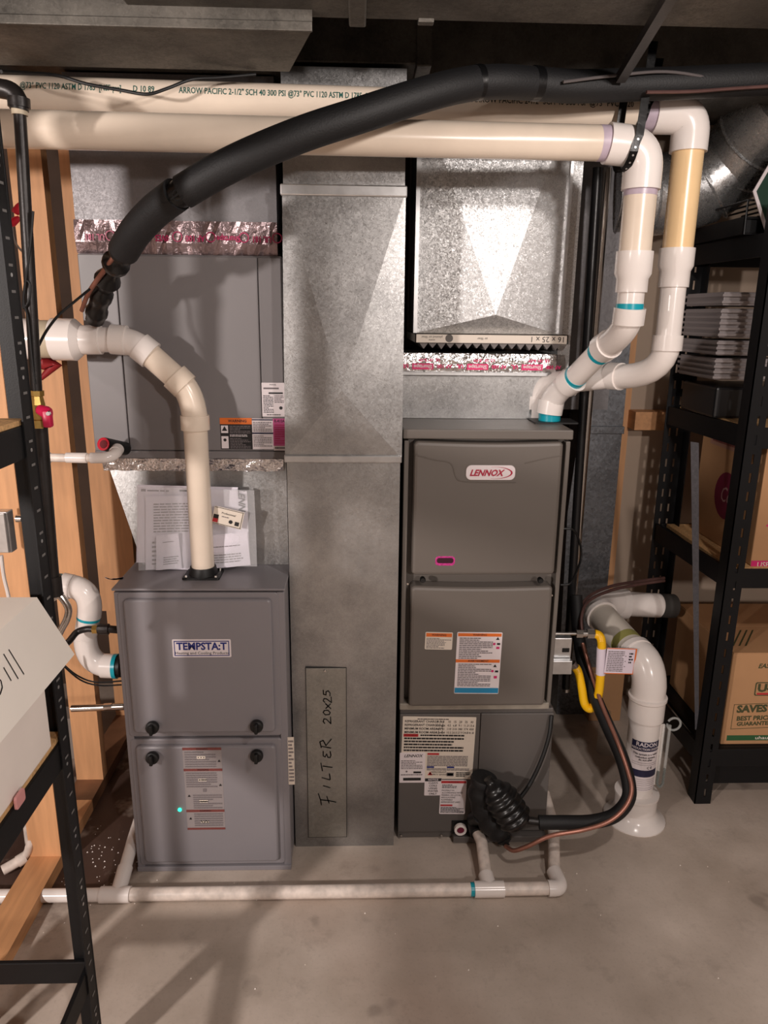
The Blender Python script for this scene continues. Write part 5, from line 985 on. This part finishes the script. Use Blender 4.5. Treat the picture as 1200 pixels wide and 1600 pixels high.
# carton on the middle shelf
zc0 = zA+.001; cxl = P(1172, 887, cf).x; zc1 = P(1163, 668, X=cxl).z
t = thing('carton', 'brown carton with crimson stripe and maroon side disc on the middle right shelf', 'box', (cxl+.2, cf+.2, zc0))
B = MB(); B.box(cxl, cxl+.42, cf, cf+.40, zc0, zc1, M_card, .003); B.build('carton_body', t)
B = MB(); g0, g1 = P(1171, 876, cf), P(1171, 889, cf); B.box(cxl+.001, cxl+.4, yq, yq+.0005, g1.z, g0.z, MG_); B.text('USE', V((P(1183, 882, cf).x, yq-.0004, (g0.z+g1.z)/2)), X_, Z_, .022, CR_, .01, align='L')
q = P(1196, 822, cf); B.add([(q.x, yq, q.z), (q.x+.03, yq, q.z-.006), (q.x+.03, yq, q.z+.028)], [(0, 1, 2)], MG_); B.build('printing', t)
xs_ = cxl-.0006; q = P(1134, 775, X=xs_); B = MB(); n = 24; B.add([q+V((0, -math.cos(2*math.pi*k/n)*.075, math.sin(2*math.pi*k/n)*.075)) for k in range(n)], [list(range(n))], mat('maroon_disc', (120, 26, 58), .6)); B.text('Co', q+V((-.0006, .0, .0)), -Y_, Z_, .07, mat('ink_dusty', (190, 150, 150), .6), 0, .2, .8); B.build('side_printing', t, label='maroon disc with pale lettering on the carton side')
qa, qb_ = P(1112, 662, X=xs_), P(1160, 700, X=xs_); sticker(t, 'shipping_label', (P(1136, 684, X=xs_), -Y_, Z_, abs(qa.y-qb_.y), .07), mat('label_tan', (170, 128, 110), .6), [('lines', .08, .12, .92, .9, 3, DM_)], .001)
# drawer stack with ribs and black tray
cy = 2.2; t = thing('plastic_bins', 'stack of ribbed whitish plastic drawers on the upper right shelf', 'bins', (P(1150, 590, cy).x, cy+.1, zC))
for (ya, yb) in ((456, 478), (482, 528), (532, 556), (560, 594)):
    a, b = P(1128, ya, cy), P(1190, yb, cy); B = MB(); B.box(P(1124, 520, cy).x, P(1185, 520, cy).x+.1, cy, cy+.25, b.z, a.z, mat('milky_plastic', (150, 142, 142), .4), .002); d_ = B.build('bin', t); B = MB(); n = max(2, int((a.z-b.z)/.014))
    for i in range(n): z = b.z+(a.z-b.z)*(i+.5)/n; B.box(P(1124, 520, cy).x-.008, P(1185, 520, cy).x+.1, cy-.010, cy+.25, z-.0035, z+.0035, mat('milky_plastic', (0, 0, 0)))
    B.build('rib', d_, kind='stuff')
solo(MB().box(P(1112, 630, cy).x, FX+.5, cy-.02, cy+.22, zC+.001, P(1130, 604, cy).z, M_blk, .008), 'black_tray', 'black plastic tray under the ribbed drawers on right shelf', 'tray')
B = MB(); a = P(1112, 400, 2.3); 
for i in range(9): B.tube([V((a.x+i*.05, 2.12, zTop+.002)), V((a.x+i*.05, 2.12, zTop+.09)), V((a.x+i*.05, 2.45, zTop+.09))], .003, M_rack, 6)
for z in (.004, .045, .09): B.tube([V((a.x, 2.12, zTop+z)), V((a.x+.42, 2.12, zTop+z))], .003, M_rack, 6); 
B.box(a.x, a.x+.42, 2.13, 2.45, zTop+.004, zTop+.05, M_rack); solo(B, 'wire_basket', 'black wire basket on top of the right rack', 'basket')
# leaning foam strip
a, b = P(1087, 692, 2.06), P(1093, 1140, 2.06); solo(MB().hexa([P(1079, 690, 2.05), P(1092, 692, 2.05), P(1092, 692, 2.058), P(1079, 690, 2.058)], [P(1086, 1140, 2.05), P(1092, 1140, 2.05), P(1092, 1140, 2.058), P(1086, 1140, 2.058)], mat('grey_strip', (78, 76, 80), .8, noise=.2, nscale=150)), 'foam_strip', 'grey speckled strip leaning upright at the end of right rack', 'strip')
# hexagonal sign at far right
o = P(1232, 300, 2.1); B = MB()
for rr_, m, yo in ((.115, W_, 0), (.104, M_greenp, -.002)):
    vs = [o+V((math.cos(math.pi*k/3)*rr_*.85, yo-.001, math.sin(math.pi*k/3)*rr_)) for k in range(6)]; vb_ = [q+V((0, .004, 0)) for q in vs]; B.add(vs+vb_, [list(range(6))[::-1], [6+k for k in range(6)]]+[(k, (k+1) % 6, 6+(k+1) % 6, 6+k) for k in range(6)], m)
solo(B, 'sign_plate', 'dark green plate with white border at upper right edge', 'sign')
